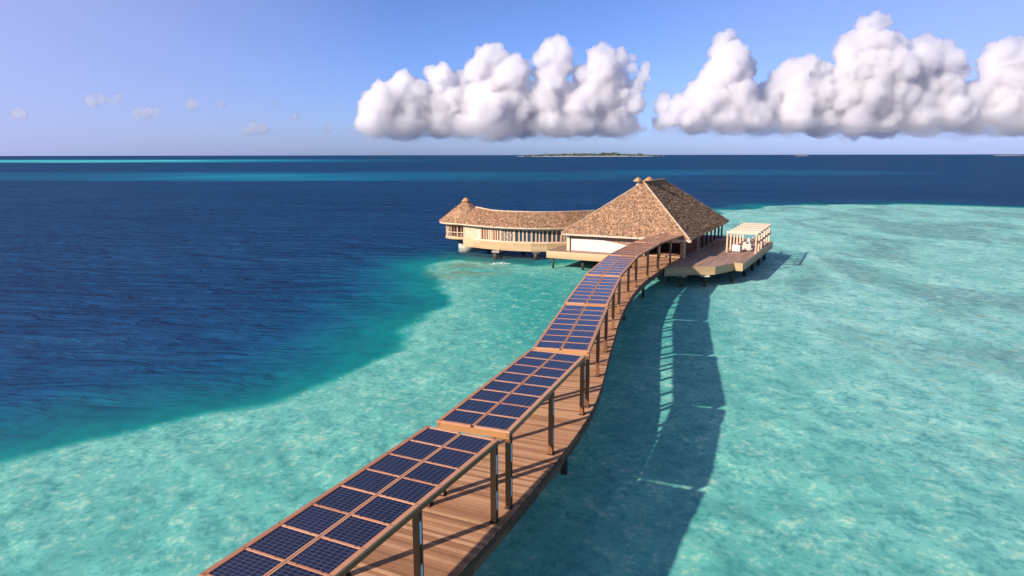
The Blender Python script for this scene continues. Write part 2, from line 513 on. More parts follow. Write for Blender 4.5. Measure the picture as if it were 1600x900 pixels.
def thatch_mat():
    k = NT('palm_thatch')
    g = k.n('ShaderNodeTexCoord').outputs['Object']
    a = k.noise(k.mapping(g, (3.4, 3.4, 1.5)), 1.0, 5, 0.68, 0.6)
    b = k.noise(k.mapping(g, (11, 11, 4.5)), 1.0, 3, 0.6)
    l = k.noise(g, 0.35, 3, 0.5)
    f = k.math('ADD', k.math('MULTIPLY', a, 0.62), k.math('MULTIPLY', b, 0.38))
    c = k.ramp(f, [(0.34, (0.17, 0.083, 0.042)), (0.45, (0.34, 0.178, 0.10)), (0.54, (0.52, 0.30, 0.175)), (0.66, (0.76, 0.50, 0.33))])
    c = k.mix(k.range(l, 0.40, 0.66, 0, 0.35), c, (0.30, 0.20, 0.125))
    nrm = k.bump(f, 0.9, 0.12)
    k.principled(c, 0.95, nrm, 0.05)
    return k.m
M_thatch = thatch_mat()

def plain(name, col, rough=0.6, spec=0.4, metallic=0.0, vary=0.12, sc=3.0):
    k = NT(name)
    g = k.n('ShaderNodeTexCoord').outputs['Object']
    n = k.noise(g, sc, 4, 0.6)
    c = k.mix(k.range(n, 0.3, 0.7), tuple(x * (1 - vary) for x in col), tuple(min(1, x * (1 + vary)) for x in col))
    k.principled(c, rough, None, spec, metallic)
    return k.m

M_trim = plain('cream_eave_trim', (0.56, 0.41, 0.30), 0.6)
M_ridge = plain('sun_bleached_ridge', (0.52, 0.38, 0.27), 0.85, 0.1, 0, 0.2, 3.0)
M_conc = plain('pale_concrete', (0.42, 0.37, 0.32), 0.85, 0.2, 0, 0.25, 2.0)
M_pile = plain('wet_pile_timber', (0.055, 0.042, 0.03), 0.6, 0.4, 0, 0.4, 2.5)
M_steel = plain('pale_steel_plate', (0.52, 0.57, 0.70), 0.35, 0.5, 0.15, 0.05)
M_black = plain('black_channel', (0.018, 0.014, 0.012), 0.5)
M_cloth = plain('cream_outdoor_fabric', (0.70, 0.60, 0.50), 0.9, 0.1, 0, 0.06)
M_white_p = plain('white_lacquer', (0.78, 0.76, 0.74), 0.4)
M_rattan = plain('brown_rattan', (0.12, 0.07, 0.042), 0.7, 0.2, 0, 0.3, 14)
M_lamp = plain('dark_lantern_metal', (0.05, 0.035, 0.028), 0.45, 0.4, 0.5)
M_cap = plain('fresh_straw', (0.50, 0.26, 0.12), 0.9, 0.05, 0, 0.45, 4.0)

def panel_mat():
    """dark blue solar cells behind glass, ruled by thin pale conductors; local x runs across the canopy and y along it"""
    k = NT('solar_cells')
    o = k.n('ShaderNodeTexCoord').outputs['Object']
    s = k.n('ShaderNodeSeparateXYZ'); k.l(o, s.inputs[0])
    def lines(v, pitch, w):
        fr = k.math('FRACT', k.math('ADD', k.math('DIVIDE', v, pitch), 100.0))
        return k.math('LESS_THAN', k.math('ABSOLUTE', k.math('SUBTRACT', fr, 0.5)), w / pitch / 2)
    lx = lines(s.outputs['X'], 0.172, 0.013)
    ly = lines(s.outputs['Y'], 0.120, 0.013)
    ln = k.math('MAXIMUM', lx, ly)
    n = k.noise(o, 1.3, 2, 0.5)
    rnd = k.n('ShaderNodeObjectInfo').outputs['Random']
    cell = k.mix(k.math('ADD', k.math('MULTIPLY', n, 0.5), k.math('MULTIPLY', rnd, 0.5)), (0.011, 0.008, 0.027), (0.020, 0.014, 0.046))
    c = k.mix(k.math('MULTIPLY', ln, 0.34), cell, (0.22, 0.30, 0.38))
    k.principled(c, 0.14, None, 0.38)
    return k.m
M_panel = panel_mat()

def glass_mat():
    k = NT('window_glass')
    p = k.principled((0.03, 0.055, 0.075), 0.12, None, 0.4)
    return k.m
M_glass = glass_mat()

# ------------------------------------------------------------------ boardwalk
DECK_Z = 1.5
UNITS = [((-5.40, 12.30), (-1.59, 20.31)), ((-1.30, 20.80), (2.01, 29.24)), ((2.19, 29.70), (4.30, 38.85)), ((4.35, 39.38), (6.56, 48.61)),
         ((6.63, 49.15), (9.59, 58.67)), ((9.65, 59.05), (13.42, 67.69)), ((13.47, 67.95), (17.55, 74.95))]
ctrl = [(-16.5, -13.0), (-12.6, -4.0), (-9.0, 4.2), (-5.40, 12.30), (-1.45, 20.55), (2.10, 29.47), (4.33, 39.1), (6.60, 48.9), (9.62, 58.85), (13.45, 67.8), (18.05, 75.80), (20.2, 79.4)]
def catmull(P, step=24):
    out = []
    for i in range(1, len(P) - 2):
        p0, p1, p2, p3 = [Vector(q) for q in P[i - 1:i + 3]]
        for j in range(step):
            t = j / step
            out.append(0.5 * ((2 * p1) + (p2 - p0) * t + (2 * p0 - 5 * p1 + 4 * p2 - p3) * t * t + (3 * p1 - p0 - 3 * p2 + p3) * t ** 3))
    out.append(Vector(P[-2]))
    return out
path = catmull(ctrl)
cum = [0.0]
for a, b in zip(path, path[1:]): cum.append(cum[-1] + (b - a).length)
TOTAL = cum[-1]
def along(s):
    s = min(max(s, 0), TOTAL)
    import bisect
    i = min(max(bisect.bisect(cum, s) - 1, 0), len(path) - 2)
    t = (s - cum[i]) / (cum[i + 1] - cum[i])
    p = path[i].lerp(path[i + 1], t)
    i0, i1 = max(i - 3, 0), min(i + 4, len(path) - 1)
    d = (path[i1] - path[i0]).normalized()
    return p, d, Vector((d.y, -d.x))                         # point, forward, right

walk = tag(empty('boardwalk', (path[60].x, path[60].y, 0)), 'long curving wooden boardwalk on piles leading out to the thatched pavilion', 'boardwalk')
def under(parent):
    """meshes are written in world metres; this hangs them on their thing without moving them"""
    inv = Matrix.LocRotScale(parent.location, parent.rotation_euler, None).inverted()
    def put(mb, name, mat, bevel=0.0, par=None):
        o = mb.build(name, mat, par or parent, bevel)
        if par is None: o.matrix_parent_inverse = inv
        return o
    return put
wput = under(walk)
HW = 1.50
END = TOTAL
mb = MB()
s = 0.0
while s < END:
    p0, d0, r0 = along(s + 0.004)
    p1, d1, r1 = along(s + 0.141)
    e0 = HW + random.uniform(-0.012, 0.012)
    e1 = HW + random.uniform(-0.012, 0.012)
    zt = DECK_Z + random.uniform(-0.003, 0.003)
    e0 += 2.0 * min(max((s - END + 8.5) / 3.5, 0), 1)                  # the deck widens to the left where it lands
    a, b, c, d = p0 - r0 * e0, p0 + r0 * e1, p1 + r1 * e1, p1 - r1 * e0
    mb.hexa([(*a, zt - 0.035), (*b, zt - 0.035), (*c, zt - 0.035), (*d, zt - 0.035), (*a, zt), (*b, zt), (*c, zt), (*d, zt)])
    s += 0.147
wput(mb, 'decking', M_deck)
for sd in (-1, 1):
    mb = MB()
    st = 0.0
    while st < END - 0.5:
        en = min(st + 2.45, END)
        pa, _, ra = along(st + 0.006)
        pb, _, rb = along(en)
        for h0, h1, off, w in ((-0.25, -0.045, 1.47, 0.06), (-0.52, -0.262, 1.44, 0.06)):
            a, b = pa + ra * sd * off, pb + rb * sd * off
            o0, o1 = ra * sd * w, rb * sd * w
            q = [(a, 0), (b, 0), (b + o1, 0), (a + o0, 0)]
            pts = [Vector((*x, DECK_Z + h0)) for x, _ in q] + [Vector((*x, DECK_Z + h1)) for x, _ in q]
            if sd < 0: pts = [pts[k] for k in (3, 2, 1, 0, 7, 6, 5, 4)]
            mb.hexa(pts)
        st = en
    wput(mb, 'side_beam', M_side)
mb = MB()
s = 0.4
while s < END:
    p, d, r = along(s)
    a, b = p - r * 1.4, p + r * 1.4
    mb.beam((*a, DECK_Z - 0.16), (*b, DECK_Z - 0.16), 0.09, 0.22)
    s += 1.2
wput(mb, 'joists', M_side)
s = 15.4
while s < END:
    p, d, r = along(s)
    for sd in (-1, 1):
        mb = MB()
        q = p + r * sd * 0.85
        mb.tube(q.x, q.y, -0.62, DECK_Z - 0.34, 0.15, 0.14)
        wput(mb, 'pile', M_pile)
    mb = MB()
    a, b = p - r * 1.2, p + r * 1.2
    mb.beam((*a, DECK_Z - 0.40), (*b, DECK_Z - 0.40), 0.24, 0.22)
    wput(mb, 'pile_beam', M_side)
    s += 9.5

# ------------------------------------------------------------------ solar canopies: seven units, one behind the other along the boardwalk
CZ = 4.20                                  # top of the frames
CW = 1.30                                  # half width
pm = MB()
pm.box(-0.5425, 0.5425, -0.535, 0.535, -0.035, 0.0, 0.5)
PANEL_MESH = pm.mesh('solar_panel', M_panel)
ULAB = ['front solar canopy of the row, running out of the bottom edge of the photo', 'second solar canopy from the front, with the pale square-lit boards beside its posts',
        'third solar canopy from the front, the first whose panels look clear blue', 'solar canopy in the middle of the row, three units before and three behind it',
        'blue-panelled solar canopy just before the two brown-looking ones', 'solar canopy with thatch mirrored brown in its panels, last but one of the row', 'last solar canopy, its brown-looking panels ending under the thatched eave']
ULAB[1] = 'second solar canopy from the front, its two middle posts standing clear above sunlit boards'
for ui, (A, B) in enumerate(UNITS):
    A, B = Vector(A), Vector(B)
    L = (B - A).length
    ang = math.atan2(-(B - A).x, (B - A).y)           # local y runs along the unit, x to its right
    u = tag(empty('solar_canopy', (A.x, A.y, DECK_Z), ang), ULAB[ui], 'solar canopy', 'solar canopies roofing the boardwalk')
    H = CZ - DECK_Z
    def upart(mb, name, mat, bevel=0.0, par=None): return mb.build(name, mat, par or u, bevel)
    # outer rails, centre pair and cross rails
    fr, sr = MB(), MB()
    nrow = 8
    cell = (L - 0.16) / nrow
    for x0, x1 in ((-CW, -CW + 0.15), (CW - 0.15, CW)):
        fr.box(x0, x1, 0, L, H - 0.06, H)
        sr.box(x0 + 0.012, x1 - 0.012, 0.01, L - 0.01, H - 0.205, H - 0.062)
    for x0, x1 in ((-0.062, -0.011), (0.011, 0.062)):
        fr.box(x0, x1, 0.13, L - 0.13, H - 0.16, H - 0.006)
    for i in range(nrow + 1):
        y = 0.08 + i * cell
        if i in (0, nrow):
            y0, y1 = (0, 0.125) if i == 0 else (L - 0.125, L)
            z0 = H - 0.27
        else:
            y0, y1, z0 = y - 0.038, y + 0.038, H - 0.13
        if i in (0, nrow):
            eb = MB()
            eb.box(-CW + 0.02, CW - 0.02, y0 + 0.012, y1 - 0.012, z0, H - 0.064)
            upart(eb, 'end_beam', M_gold, 0.006)
            z0 = H - 0.06
        for x0, x1 in ((-CW + 0.152, -0.064), (0.064, CW - 0.152)):
            fr.box(x0, x1, y0, y1, z0, H - 0.003 - (0.004 if 0 < i < nrow else 0))
    nf = len(fr.f)
    upart(sr, 'side_rail', M_post, 0.005)  # shade of the rails' side faces is put into this darker timber
    bt = fr
    for i in range(nrow + 1):
        y = min(max(0.08 + i * cell, 0.06), L - 0.06)
        for x in (-CW + 0.075, CW - 0.075, -CW + 0.30, CW - 0.30, -0.30, 0.30):
            for dx in ((-0.03, 0.03) if abs(x) > 1.1 else (0.0,)):
                bt.box(x + dx - 0.012, x + dx + 0.012, y - 0.012, y + 0.012, H - 0.012, H + 0.008, 0.5)
    fo = upart(fr, 'frame', M_frame, 0.005)
    fo.data.materials.append(M_black)
    mi = np.zeros(len(fr.f), dtype=np.int32)
    mi[nf:] = 1
    fo.data.polygons.foreach_set('material_index', mi)
    cen = MB()
    cen.box(-0.0105, 0.0105, 0.05, L - 0.05, H - 0.15, H - 0.05)
    upart(cen, 'gutter', M_black)
    # panels, sixteen a unit
    for i in range(nrow):
        for sx in (-1, 1):
            o = bpy.data.objects.new('solar_panel', PANEL_MESH)
            COL.objects.link(o)
            o.parent = u
            o.location = (sx * 0.606, 0.08 + (i + 0.5) * cell, H - 0.022)
            o.scale = (1.0, (cell - 0.076) / 1.07, 1.0)
    # three pairs of posts: two boards with a dark channel between, steel plates let into the outer face
    for sx in (-1, 1):
        for y in (0.16, L / 2, L - 0.16):
            x = sx * (CW - 0.09)
            p = MB()
            p.box(x - 0.085, x + 0.085, y - 0.11, y - 0.045, 0.0, H - 0.205)
            p.box(x - 0.085, x + 0.085, y + 0.045, y + 0.11, 0.0, H - 0.205)
            po = upart(p, 'post', M_post, 0.006)
            c = MB()
            c.box(x - 0.068, x + 0.068, y - 0.044, y + 0.044, 0.02, H - 0.21)
            upart(c, 'channel', M_black, 0, po)
            for z in (0.42, 1.62):
                q = MB()
                xo = x + sx * 0.069
                q.box(min(xo, xo + sx * 0.022), max(xo, xo + sx * 0.022), y - 0.04, y + 0.04, z, z + 0.62)
                upart(q, 'plate', M_steel, 0, po)
            f = MB()
            f.box(x - 0.11, x + 0.11, y - 0.13, y + 0.13, 0.003, 0.05)
            upart(f, 'post_shoe', M_black, 0, po)

# ------------------------------------------------------------------ pavilion: local a runs along its front to the right, b back from the front eave
PO = Vector((19.2, 73.6)); PA = Vector((0.891, -0.454)); PB = Vector((0.454, 0.891))
PANG = math.atan2(PA.y, PA.x)
PZ = 1.6
EAVE = 3.75

def roof_surface(mb, corners, nu, nv, thick=0.0, jitter=0.05, tone=0.5):
    """a quad patch of thatch, lower edge first, with an uneven surface"""
    a, b, c, d = [Vector(q) for q in corners]
    base = len(mb.v)
    nrm = (b - a).cross(d - a)
    if nrm.length < 1e-6: nrm = (c - b).cross(d - a)
    nrm.normalize()
    for j in range(nv + 1):
        for i in range(nu + 1):
            s, t = i / nu, j / nv
            p = (a * (1 - s) + b * s) * (1 - t) + (d * (1 - s) + c * s) * t
            e = 0 if (i in (0, nu) or j in (0, nv)) else 1
            row = 0.05 * ((t * nv) % 3 - 1) / 2
            mb.v.append(tuple(p + nrm * (e * (random.uniform(-jitter, jitter) + row))))
    for j in range(nv):
        for i in range(nu):
            q = base + j * (nu + 1) + i
            mb.f.append([q, q + 1, q + nu + 2, q + nu + 1])
            mb.uv.append([(i, j), (i + 1, j), (i + 1, j + 1), (i, j + 1)])
            mb.tone.append(tone)
            mb.smooth.append(True)

pav = tag(empty('thatched_pavilion', (PO.x, PO.y, PZ), PANG), 'large open pavilion under a steep hipped thatched roof at the end of the boardwalk', 'pavilion')
def pp(mb, name, mat, bevel=0.0, par=None): return mb.build(name, mat, par or pav, bevel)
W_, D_ = 14.95, 24.6
ze, zr = EAVE - PZ, 9.55 - PZ
rf, rb_ = (-W_ / 2, 7.5, zr), (-W_ / 2, 17.1, zr)
mb = MB()
th = 0.26
FRc, FLc, BRc, BLc = (0, 0, ze), (-W_, 0, ze), (0, D_, ze), (-W_, D_, ze)
roof_surface(mb, [FLc, FRc, rf, rf], 46, 30)
roof_surface(mb, [FRc, BRc, rb_, rf], 70, 30)
roof_surface(mb, [BRc, BLc, rb_, rb_], 46, 30)
roof_surface(mb, [BLc, FLc, rf, rb_], 70, 30)
# underside and thick eave edge
for (p, q) in ((FLc, FRc), (FRc, BRc), (BRc, BLc), (BLc, FLc)):
    P, Q = Vector(p), Vector(q)
    mid = Vector((-W_ / 2, D_ / 2, ze))
    Pi, Qi = P + (mid - P).normalized() * 0.16, Q + (mid - Q).normalized() * 0.16
    mb.face([Pi - Vector((0, 0, th)), Qi - Vector((0, 0, th)), Q, P])
ins = 0.12
uz = ze - th
mb.face([(-W_ + ins, ins, uz), (-W_ + ins, D_ - ins, uz), (-ins, D_ - ins, uz), (-ins, ins, uz)])
roof = pp(mb, 'roof', M_thatch)
# stubble of palm leaf ends over the whole roof and along its eaves
def stubble(name, quads, count, par, inv=None, size=(0.12, 0.28)):
    mb = MB()
    areas = []
    for q in quads:
        a, b, c, d = [Vector(x) for x in q]
        areas.append(((b - a).cross(d - a).length + (b - c).cross(d - c).length) / 2)
    tot = sum(areas)
    for q, ar in zip(quads, areas):
        a, b, c, d = [Vector(x) for x in q]
        n = (b - a).cross(c - a)
        n.normalize()
        if n.z < 0: n = -n
        for _ in range(int(count * ar / tot)):
            while True:
                s, t = random.random(), random.random()
                wtop = (c - d).length / max((b - a).length, 1e-6)
                if random.random() < 1 - t * (1 - wtop): break
            p = (a * (1 - s) + b * s) * (1 - t) + (d * (1 - s) + c * s) * t
            down = Vector((0, 0, -1)) - n * (-n.z)
            down.normalize()
            side = n.cross(down)
            dirv = (down + side * random.uniform(-0.9, 0.9)).normalized()
            l = random.uniform(*size); w = random.uniform(0.02, 0.055)
            o = p + n * random.uniform(0.0, 0.03)
            tip = o + dirv * l + n * random.uniform(0.03, 0.16)
            sw = dirv.cross(n) * w
            mb.face([o - sw, o + sw, tip + sw * 0.5, tip - sw * 0.5], None, random.random())
    o = mb.build(name, M_leaf, par)
    if inv is not None: o.matrix_parent_inverse = inv
    return o
def leaf_mat():
    k = NT('dry_palm_leaf')
    t = k.n('ShaderNodeAttribute', attribute_name='tone').outputs['Fac']
    c = k.ramp(t, [(0.0, (0.27, 0.155, 0.092)), (0.4, (0.38, 0.23, 0.14)), (0.75, (0.49, 0.31, 0.195)), (1.0, (0.62, 0.42, 0.285))])
    k.principled(c, 0.9, None, 0.08)
    return k.m
M_leaf = leaf_mat()
stubble('thatch_ends', [[FLc, FRc, rf, rf], [FRc, BRc, rb_, rf], [BLc, FLc, rf, rb_]], 30000, roof)
# hip and eave trims
for a, b in ((FRc, rf), (FLc, rf)):
    mb = MB()
    A_, B_ = Vector(a), Vector(b)
    mb.beam(A_ + (A_ - B_).normalized() * 0.1 + Vector((0, 0, 0.08)), B_ + Vector((0, 0, 0.06)), 0.13, 0.10)
    pp(mb, 'hip_trim', M_ridge)
mb = MB()
mb.beam((-W_ + 0.05, -0.03, ze - 0.13), (0.05, -0.03, ze - 0.13), 0.06, 0.21)
pp(mb, 'eave_board', M_trim)
mb = MB()
mb.beam((0.03, -0.05, ze - 0.16), (0.03, 0.55, ze - 0.13), 0.30, 0.30)
pp(mb, 'eave_board', M_trim)
mb = MB()
mb.beam((-W_ - 0.03, 0.02, ze - 0.14), (-W_ - 0.03, D_, ze - 0.14), 0.06, 0.26)
pp(mb, 'eave_board', M_trim)
# straw caps riding on the ridge
for (a_, b_, l_, r_) in ((-W_ / 2 - 0.62, 7.35, 0.62, 0.55), (-W_ / 2 + 0.10, 9.6, 0.80, 0.62)):
    mb = MB()
    prof = ((r_ * 0.9, -0.06), (r_, 0.0), (r_ * 0.66, 0.20), (r_ * 0.28, 0.38), (0.04, 0.46))
    mb.rings([[(a_ + rr * math.cos(t * math.pi / 8) * (1 + 0.12 * math.sin(t * 3.1)), b_ + rr * 1.5 * math.sin(t * math.pi / 8), zr + 0.12 + zz) for t in range(16)] for rr, zz in prof], 0.5)
    pp(mb, 'ridge_cap', M_cap)
mb = MB()
mb.beam((-W_ / 2, 7.2, zr + 0.05), (-W_ / 2, 17.3, zr + 0.05), 0.34, 0.20)
pp(mb, 'ridge_roll', M_thatch)
mb = MB()
mb.beam((-W_ / 2 - 0.75, 7.25, zr - 0.42), (-W_ / 2 - 0.35, 7.25, zr + 0.02), 0.12, 0.30)
pp(mb, 'hip_end', M_trim)

# front wall: rose boards, the lower part faced with white slats whose top edge curves down to the right
FW = 0.95
mb = MB()
mb.box(-14.45, -5.3, FW, FW + 0.10, 0.0, uz)
pp(mb, 'front_wall', M_rose)
mb = MB()
x = -14.05
while x < -5.35:
    mb.box(x, x + 0.085, FW - 0.045, FW - 0.003, 0.02, uz - 0.01)
    x += 0.205
pp(mb, 'wall_slats', M_rose)
def arch(x):
    t = (x + 14.1) / 8.7
    return 1.42 + 0.10 * math.sin(min(t, 0.36) / 0.36 * math.pi / 2) - 1.05 * max(0, t - 0.36) ** 1.25 * 1.5
mb = MB()
x = -14.05
while x < -5.4:
    h = max(arch(x), 0.15)
    mb.box(x - 0.035, x + 0.128, FW - 0.095, FW - 0.048, 0.03, h)
    x += 0.205
xs = [-14.09 + i * 0.29 for i in range(31)]
for a, b in zip(xs, xs[1:]):
    ha, hb = max(arch(a), 0.15), max(arch(b), 0.15)
    mb.hexa([(a, FW - 0.047, 0.04), (b, FW - 0.047, 0.04), (b, FW - 0.046 + 0.042, 0.04), (a, FW - 0.046 + 0.042, 0.04), (a, FW - 0.047, ha - 0.03), (b, FW - 0.047, hb - 0.03), (b, FW - 0.004, hb - 0.03), (a, FW - 0.004, ha - 0.03)], 0.3)
pp(mb, 'low_slats', M_low_slat)
def column(a, b, w, mat, h=None, name='column'):
    mb = MB()
    mb.box(a - w / 2, a + w / 2, b - w / 2, b + w / 2, 0, (uz if h is None else h))
    return pp(mb, name, mat, 0.012)
column(-14.42, FW - 0.08, 0.36, M_pale)
column(-5.25, FW - 0.05, 0.26, M_pale)
column(-0.72, 0.62, 0.36, M_pale)
# side walls, back wall and floor inside; the entrance between the front wall and the corner column stays open
mb = MB(); mb.box(-14.45, -14.35, FW + 0.11, 23.6, 0, uz); pp(mb, 'side_wall', M_pale)
mb = MB(); mb.box(-5.3, -1.16, 6.2, 6.3, 0, uz); pp(mb, 'entrance_shade_wall', M_black)  # black colour stands in for the shade deep inside the doorway
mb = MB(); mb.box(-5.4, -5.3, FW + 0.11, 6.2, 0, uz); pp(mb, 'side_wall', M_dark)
for a0 in (-4.6, -2.9):
    mb = MB()
    mb.box(a0, a0 + 1.35, 6.12, 6.19, 0.04, 1.95)
    dr = pp(mb, 'door', M_dark, 0.01)
mb = MB(); mb.box(-1.15, -1.04, 1.2, 8.0, 0, uz); pp(mb, 'side_wall', M_red)
mb = MB()
x = 1.3
while x < 7.95:
    mb.box(-1.035, -0.985, x, x + 0.10, 0.02, uz - 0.02)
    x += 0.22
pp(mb, 'wall_battens', M_red)
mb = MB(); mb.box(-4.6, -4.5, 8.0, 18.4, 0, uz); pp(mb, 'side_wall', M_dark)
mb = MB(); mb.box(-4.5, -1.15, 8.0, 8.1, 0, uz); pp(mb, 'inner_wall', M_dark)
for i in range(4):
    b0 = 8.7 + i * 2.4
    mb = MB()
    mb.box(-4.49, -4.42, b0, b0 + 1.9, 0.05, 1.95)
    w = pp(mb, 'folding_door', M_dark)
    mb = MB()
    mb.box(-4.415, -4.39, b0 + 0.15, b0 + 0.9, 0.2, 1.85)
    mb.box(-4.415, -4.39, b0 + 1.0, b0 + 1.75, 0.2, 1.85)
    pp(mb, 'door_glass', M_glass, 0, w)
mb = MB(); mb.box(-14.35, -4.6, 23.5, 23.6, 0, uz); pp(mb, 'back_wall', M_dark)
for b in (7.95, 10.6, 13.2, 15.8, 18.4, 21.0, 23.4):
    column(-0.72, b, 0.20, M_dark if b > 8 else M_pale)
column(-2.7, 23.4, 0.18, M_dark); column(-4.5, 21.0, 0.2, M_dark); column(-4.5, 23.4, 0.2, M_dark)
mb = MB(); mb.box(-0.86, -0.58, 0.85, 23.5, uz - 0.24, uz - 0.003); pp(mb, 'roof_beam', M_dark)
mb = MB(); mb.box(-5.1, -0.9, 0.50, 0.74, uz - 0.22, uz - 0.003); pp(mb, 'roof_beam', M_pale)
for i in range(2):
    mb = MB()
    mb.box(-0.76, -0.68, 21.2, 23.2, 0.95 * i + 0.02, 0.95 * i + 0.08)
    pp(mb, 'rail', M_dark)

# ------------------------------------------------------------------ pavilion platform and sun terrace
ter = tag(empty('sun_terrace', (PO.x, PO.y, 0), PANG), 'wide timber terrace with a yellowish fascia round the foot of the pavilion', 'terrace')
def tp(mb, name, mat, bevel=0.0, par=None): return mb.build(name, mat, par or ter, bevel)
OUT = [(-16.6, -0.62), (-5.45, -0.62), (-5.45, 1.42), (-0.42, 1.42), (-0.78, -6.9), (1.75, -4.75), (3.55, -3.75), (4.80, -0.30), (5.72, -0.30), (6.35, 20.2), (-0.3, 24.4), (-16.6, 24.4)]
def clip_y(poly, y):
    xs = []
    for (xa, ya), (xb, yb) in zip(poly, poly[1:] + poly[:1]):
        if (ya > y) != (yb > y): xs.append(xa + (y - ya) / (yb - ya) * (xb - xa))
    return sorted(xs)
def clip_x(poly, x):
    return clip_y([(b, a) for a, b in poly], x)
mb = MB()
x = -16.58
while x < 6.3:                                    # boards run back from the front
    c0, c1 = clip_x(OUT, x + 0.002), clip_x(OUT, x + 0.138)
    for k in range(0, min(len(c0), len(c1)) - 1, 2):
        a0, a1 = c0[k], c0[k + 1]
        b0, b1 = c1[k], c1[k + 1]
        n = max(1, int(max(a1 - a0, b1 - b0) / 4.2))
        for q in range(n):
            f0, f1 = q / n, (q + 1) / n
            g = 0.004
            pts = [(x + 0.002, a0 + (a1 - a0) * f0 + g), (x + 0.138, b0 + (b1 - b0) * f0 + g), (x + 0.138, b0 + (b1 - b0) * f1 - g), (x + 0.002, a0 + (a1 - a0) * f1 - g)]
            mb.hexa([(*p, PZ - 0.04) for p in pts] + [(*p, PZ) for p in pts])
    x += 0.143
tp(mb, 'decking', M_terr)
mb = MB()
for (xa, ya), (xb, yb) in zip(OUT, OUT[1:] + OUT[:1]):
    L = math.hypot(xb - xa, yb - ya)
    ux, uy = (xb - xa) / L, (yb - ya) / L
    ox, oy = uy, -ux
    for z0, z1, off in ((PZ - 0.30, PZ + 0.012, 0.045), (PZ - 0.565, PZ - 0.304, 0.04), (PZ - 0.83, PZ - 0.569, 0.035)):
        e = off * 0.9
        pts = [(xa + ox * 0.002 - ux * 0, ya + oy * 0.002), (xb + ox * 0.002, yb + oy * 0.002), (xb + ox * off + ux * e, yb + oy * off + uy * e), (xa + ox * off - ux * e, ya + oy * off - uy * e)]
        pts = [pts[k] for k in (3, 2, 1, 0)]
        mb.hexa([(*p, z0) for p in pts] + [(*p, z1) for p in pts])
tp(mb, 'fascia', M_fascia)
mb = MB()
for b in (0.4, 4.5, 9.0, 13.5, 18.0, 22.5):
    xs = clip_y(OUT, b)
    mb.beam((xs[0] + 0.15, b, PZ - 0.22), (xs[-1] - 0.15, b, PZ - 0.22), 0.18, 0.30)
tp(mb, 'bearers', M_side)
for (a, b, r, cap) in ((-16.0, -0.1, 0.13, 0), (-12.4, 0.4, 0.16, 0), (-8.3, -0.1, 0.16, 1), (-3.8, 0.2, 0.16, 0), (0.4, -4.9, 0.22, 1), (2.6, -3.7, 0.20, 1), (4.6, 0.3, 0.18, 0), (5.3, 4.5, 0.18, 0), (5.5, 9.0, 0.18, 0), (5.6, 13.5, 0.18, 0), (5.7, 18.0, 0.18, 0),
                       (0.2, 0.4, 0.2, 0), (0.2, 4.5, 0.2, 0), (0.2, 9.0, 0.2, 0), (-14, 4.5, 0.2, 0), (-9, 4.5, 0.2, 0), (-4, 4.5, 0.2, 0), (-14, 9.0, 0.2, 0), (-8, 9.0, 0.2, 0), (-14, 18.0, 0.2, 0), (-8, 18.0, 0.2, 0), (-2, 18.0, 0.2, 0)):
    mb = MB()
    mb.tube(a, b, -0.62, PZ - 0.58 if not cap else PZ - 1.06, r)
    pl = tp(mb, 'pile', M_pile)
    if cap:
        mb = MB()
        mb.box(a - 0.52, a + 0.52, b - 0.4, b + 0.4, PZ - 1.08, PZ - 0.84)
        tp(mb, 'pile_cap', M_conc, 0.02, pl)

# ------------------------------------------------------------------ pergola and its furniture on the terrace
per = tag(empty('pergola', (PO.x, PO.y, PZ), PANG), 'open pale timber pergola with six slatted cross beams at the terrace edge', 'pergola')
def gp(mb, name, mat, bevel=0.0, par=None): return mb.build(name, mat, par or per, bevel)
GB = [7.6, 10.0, 12.4, 14.8, 17.2, 19.6]
for i, b in enumerate(GB):
    for a in (2.72, 5.92):
        mb = MB()
        mb.box(a - 0.09, a + 0.09, b - 0.09, b + 0.09, 0, 2.20)
        po = gp(mb, 'post', M_pale, 0.008)
        if a > 5 and i in (2, 3, 4, 5):
            mb = MB()
            mb.box(a + 0.093, a + 0.22, b - 0.07, b + 0.07, 1.08, 1.14)
            mb.box(a + 0.105, a + 0.205, b - 0.058, b + 0.058, 1.142, 1.36)
            mb.box(a + 0.093, a + 0.235, b - 0.085, b + 0.085, 1.362, 1.41)
            gp(mb, 'lantern', M_lamp, 0, po)
    mb = MB()
    mb.box(2.60, 6.06, b - 0.07, b + 0.07, 2.203, 2.50 if i == 0 else 2.40)
    gp(mb, 'cross_beam', M_white, 0.006)
for a in (2.72, 5.92):
    mb = MB()
    for b0, b1 in zip(GB, GB[1:]):
        mb.box(a - 0.06, a + 0.06, b0 + 0.10, b1 - 0.10, 2.03, 2.198)
    gp(mb, 'side_rail', M_pale)

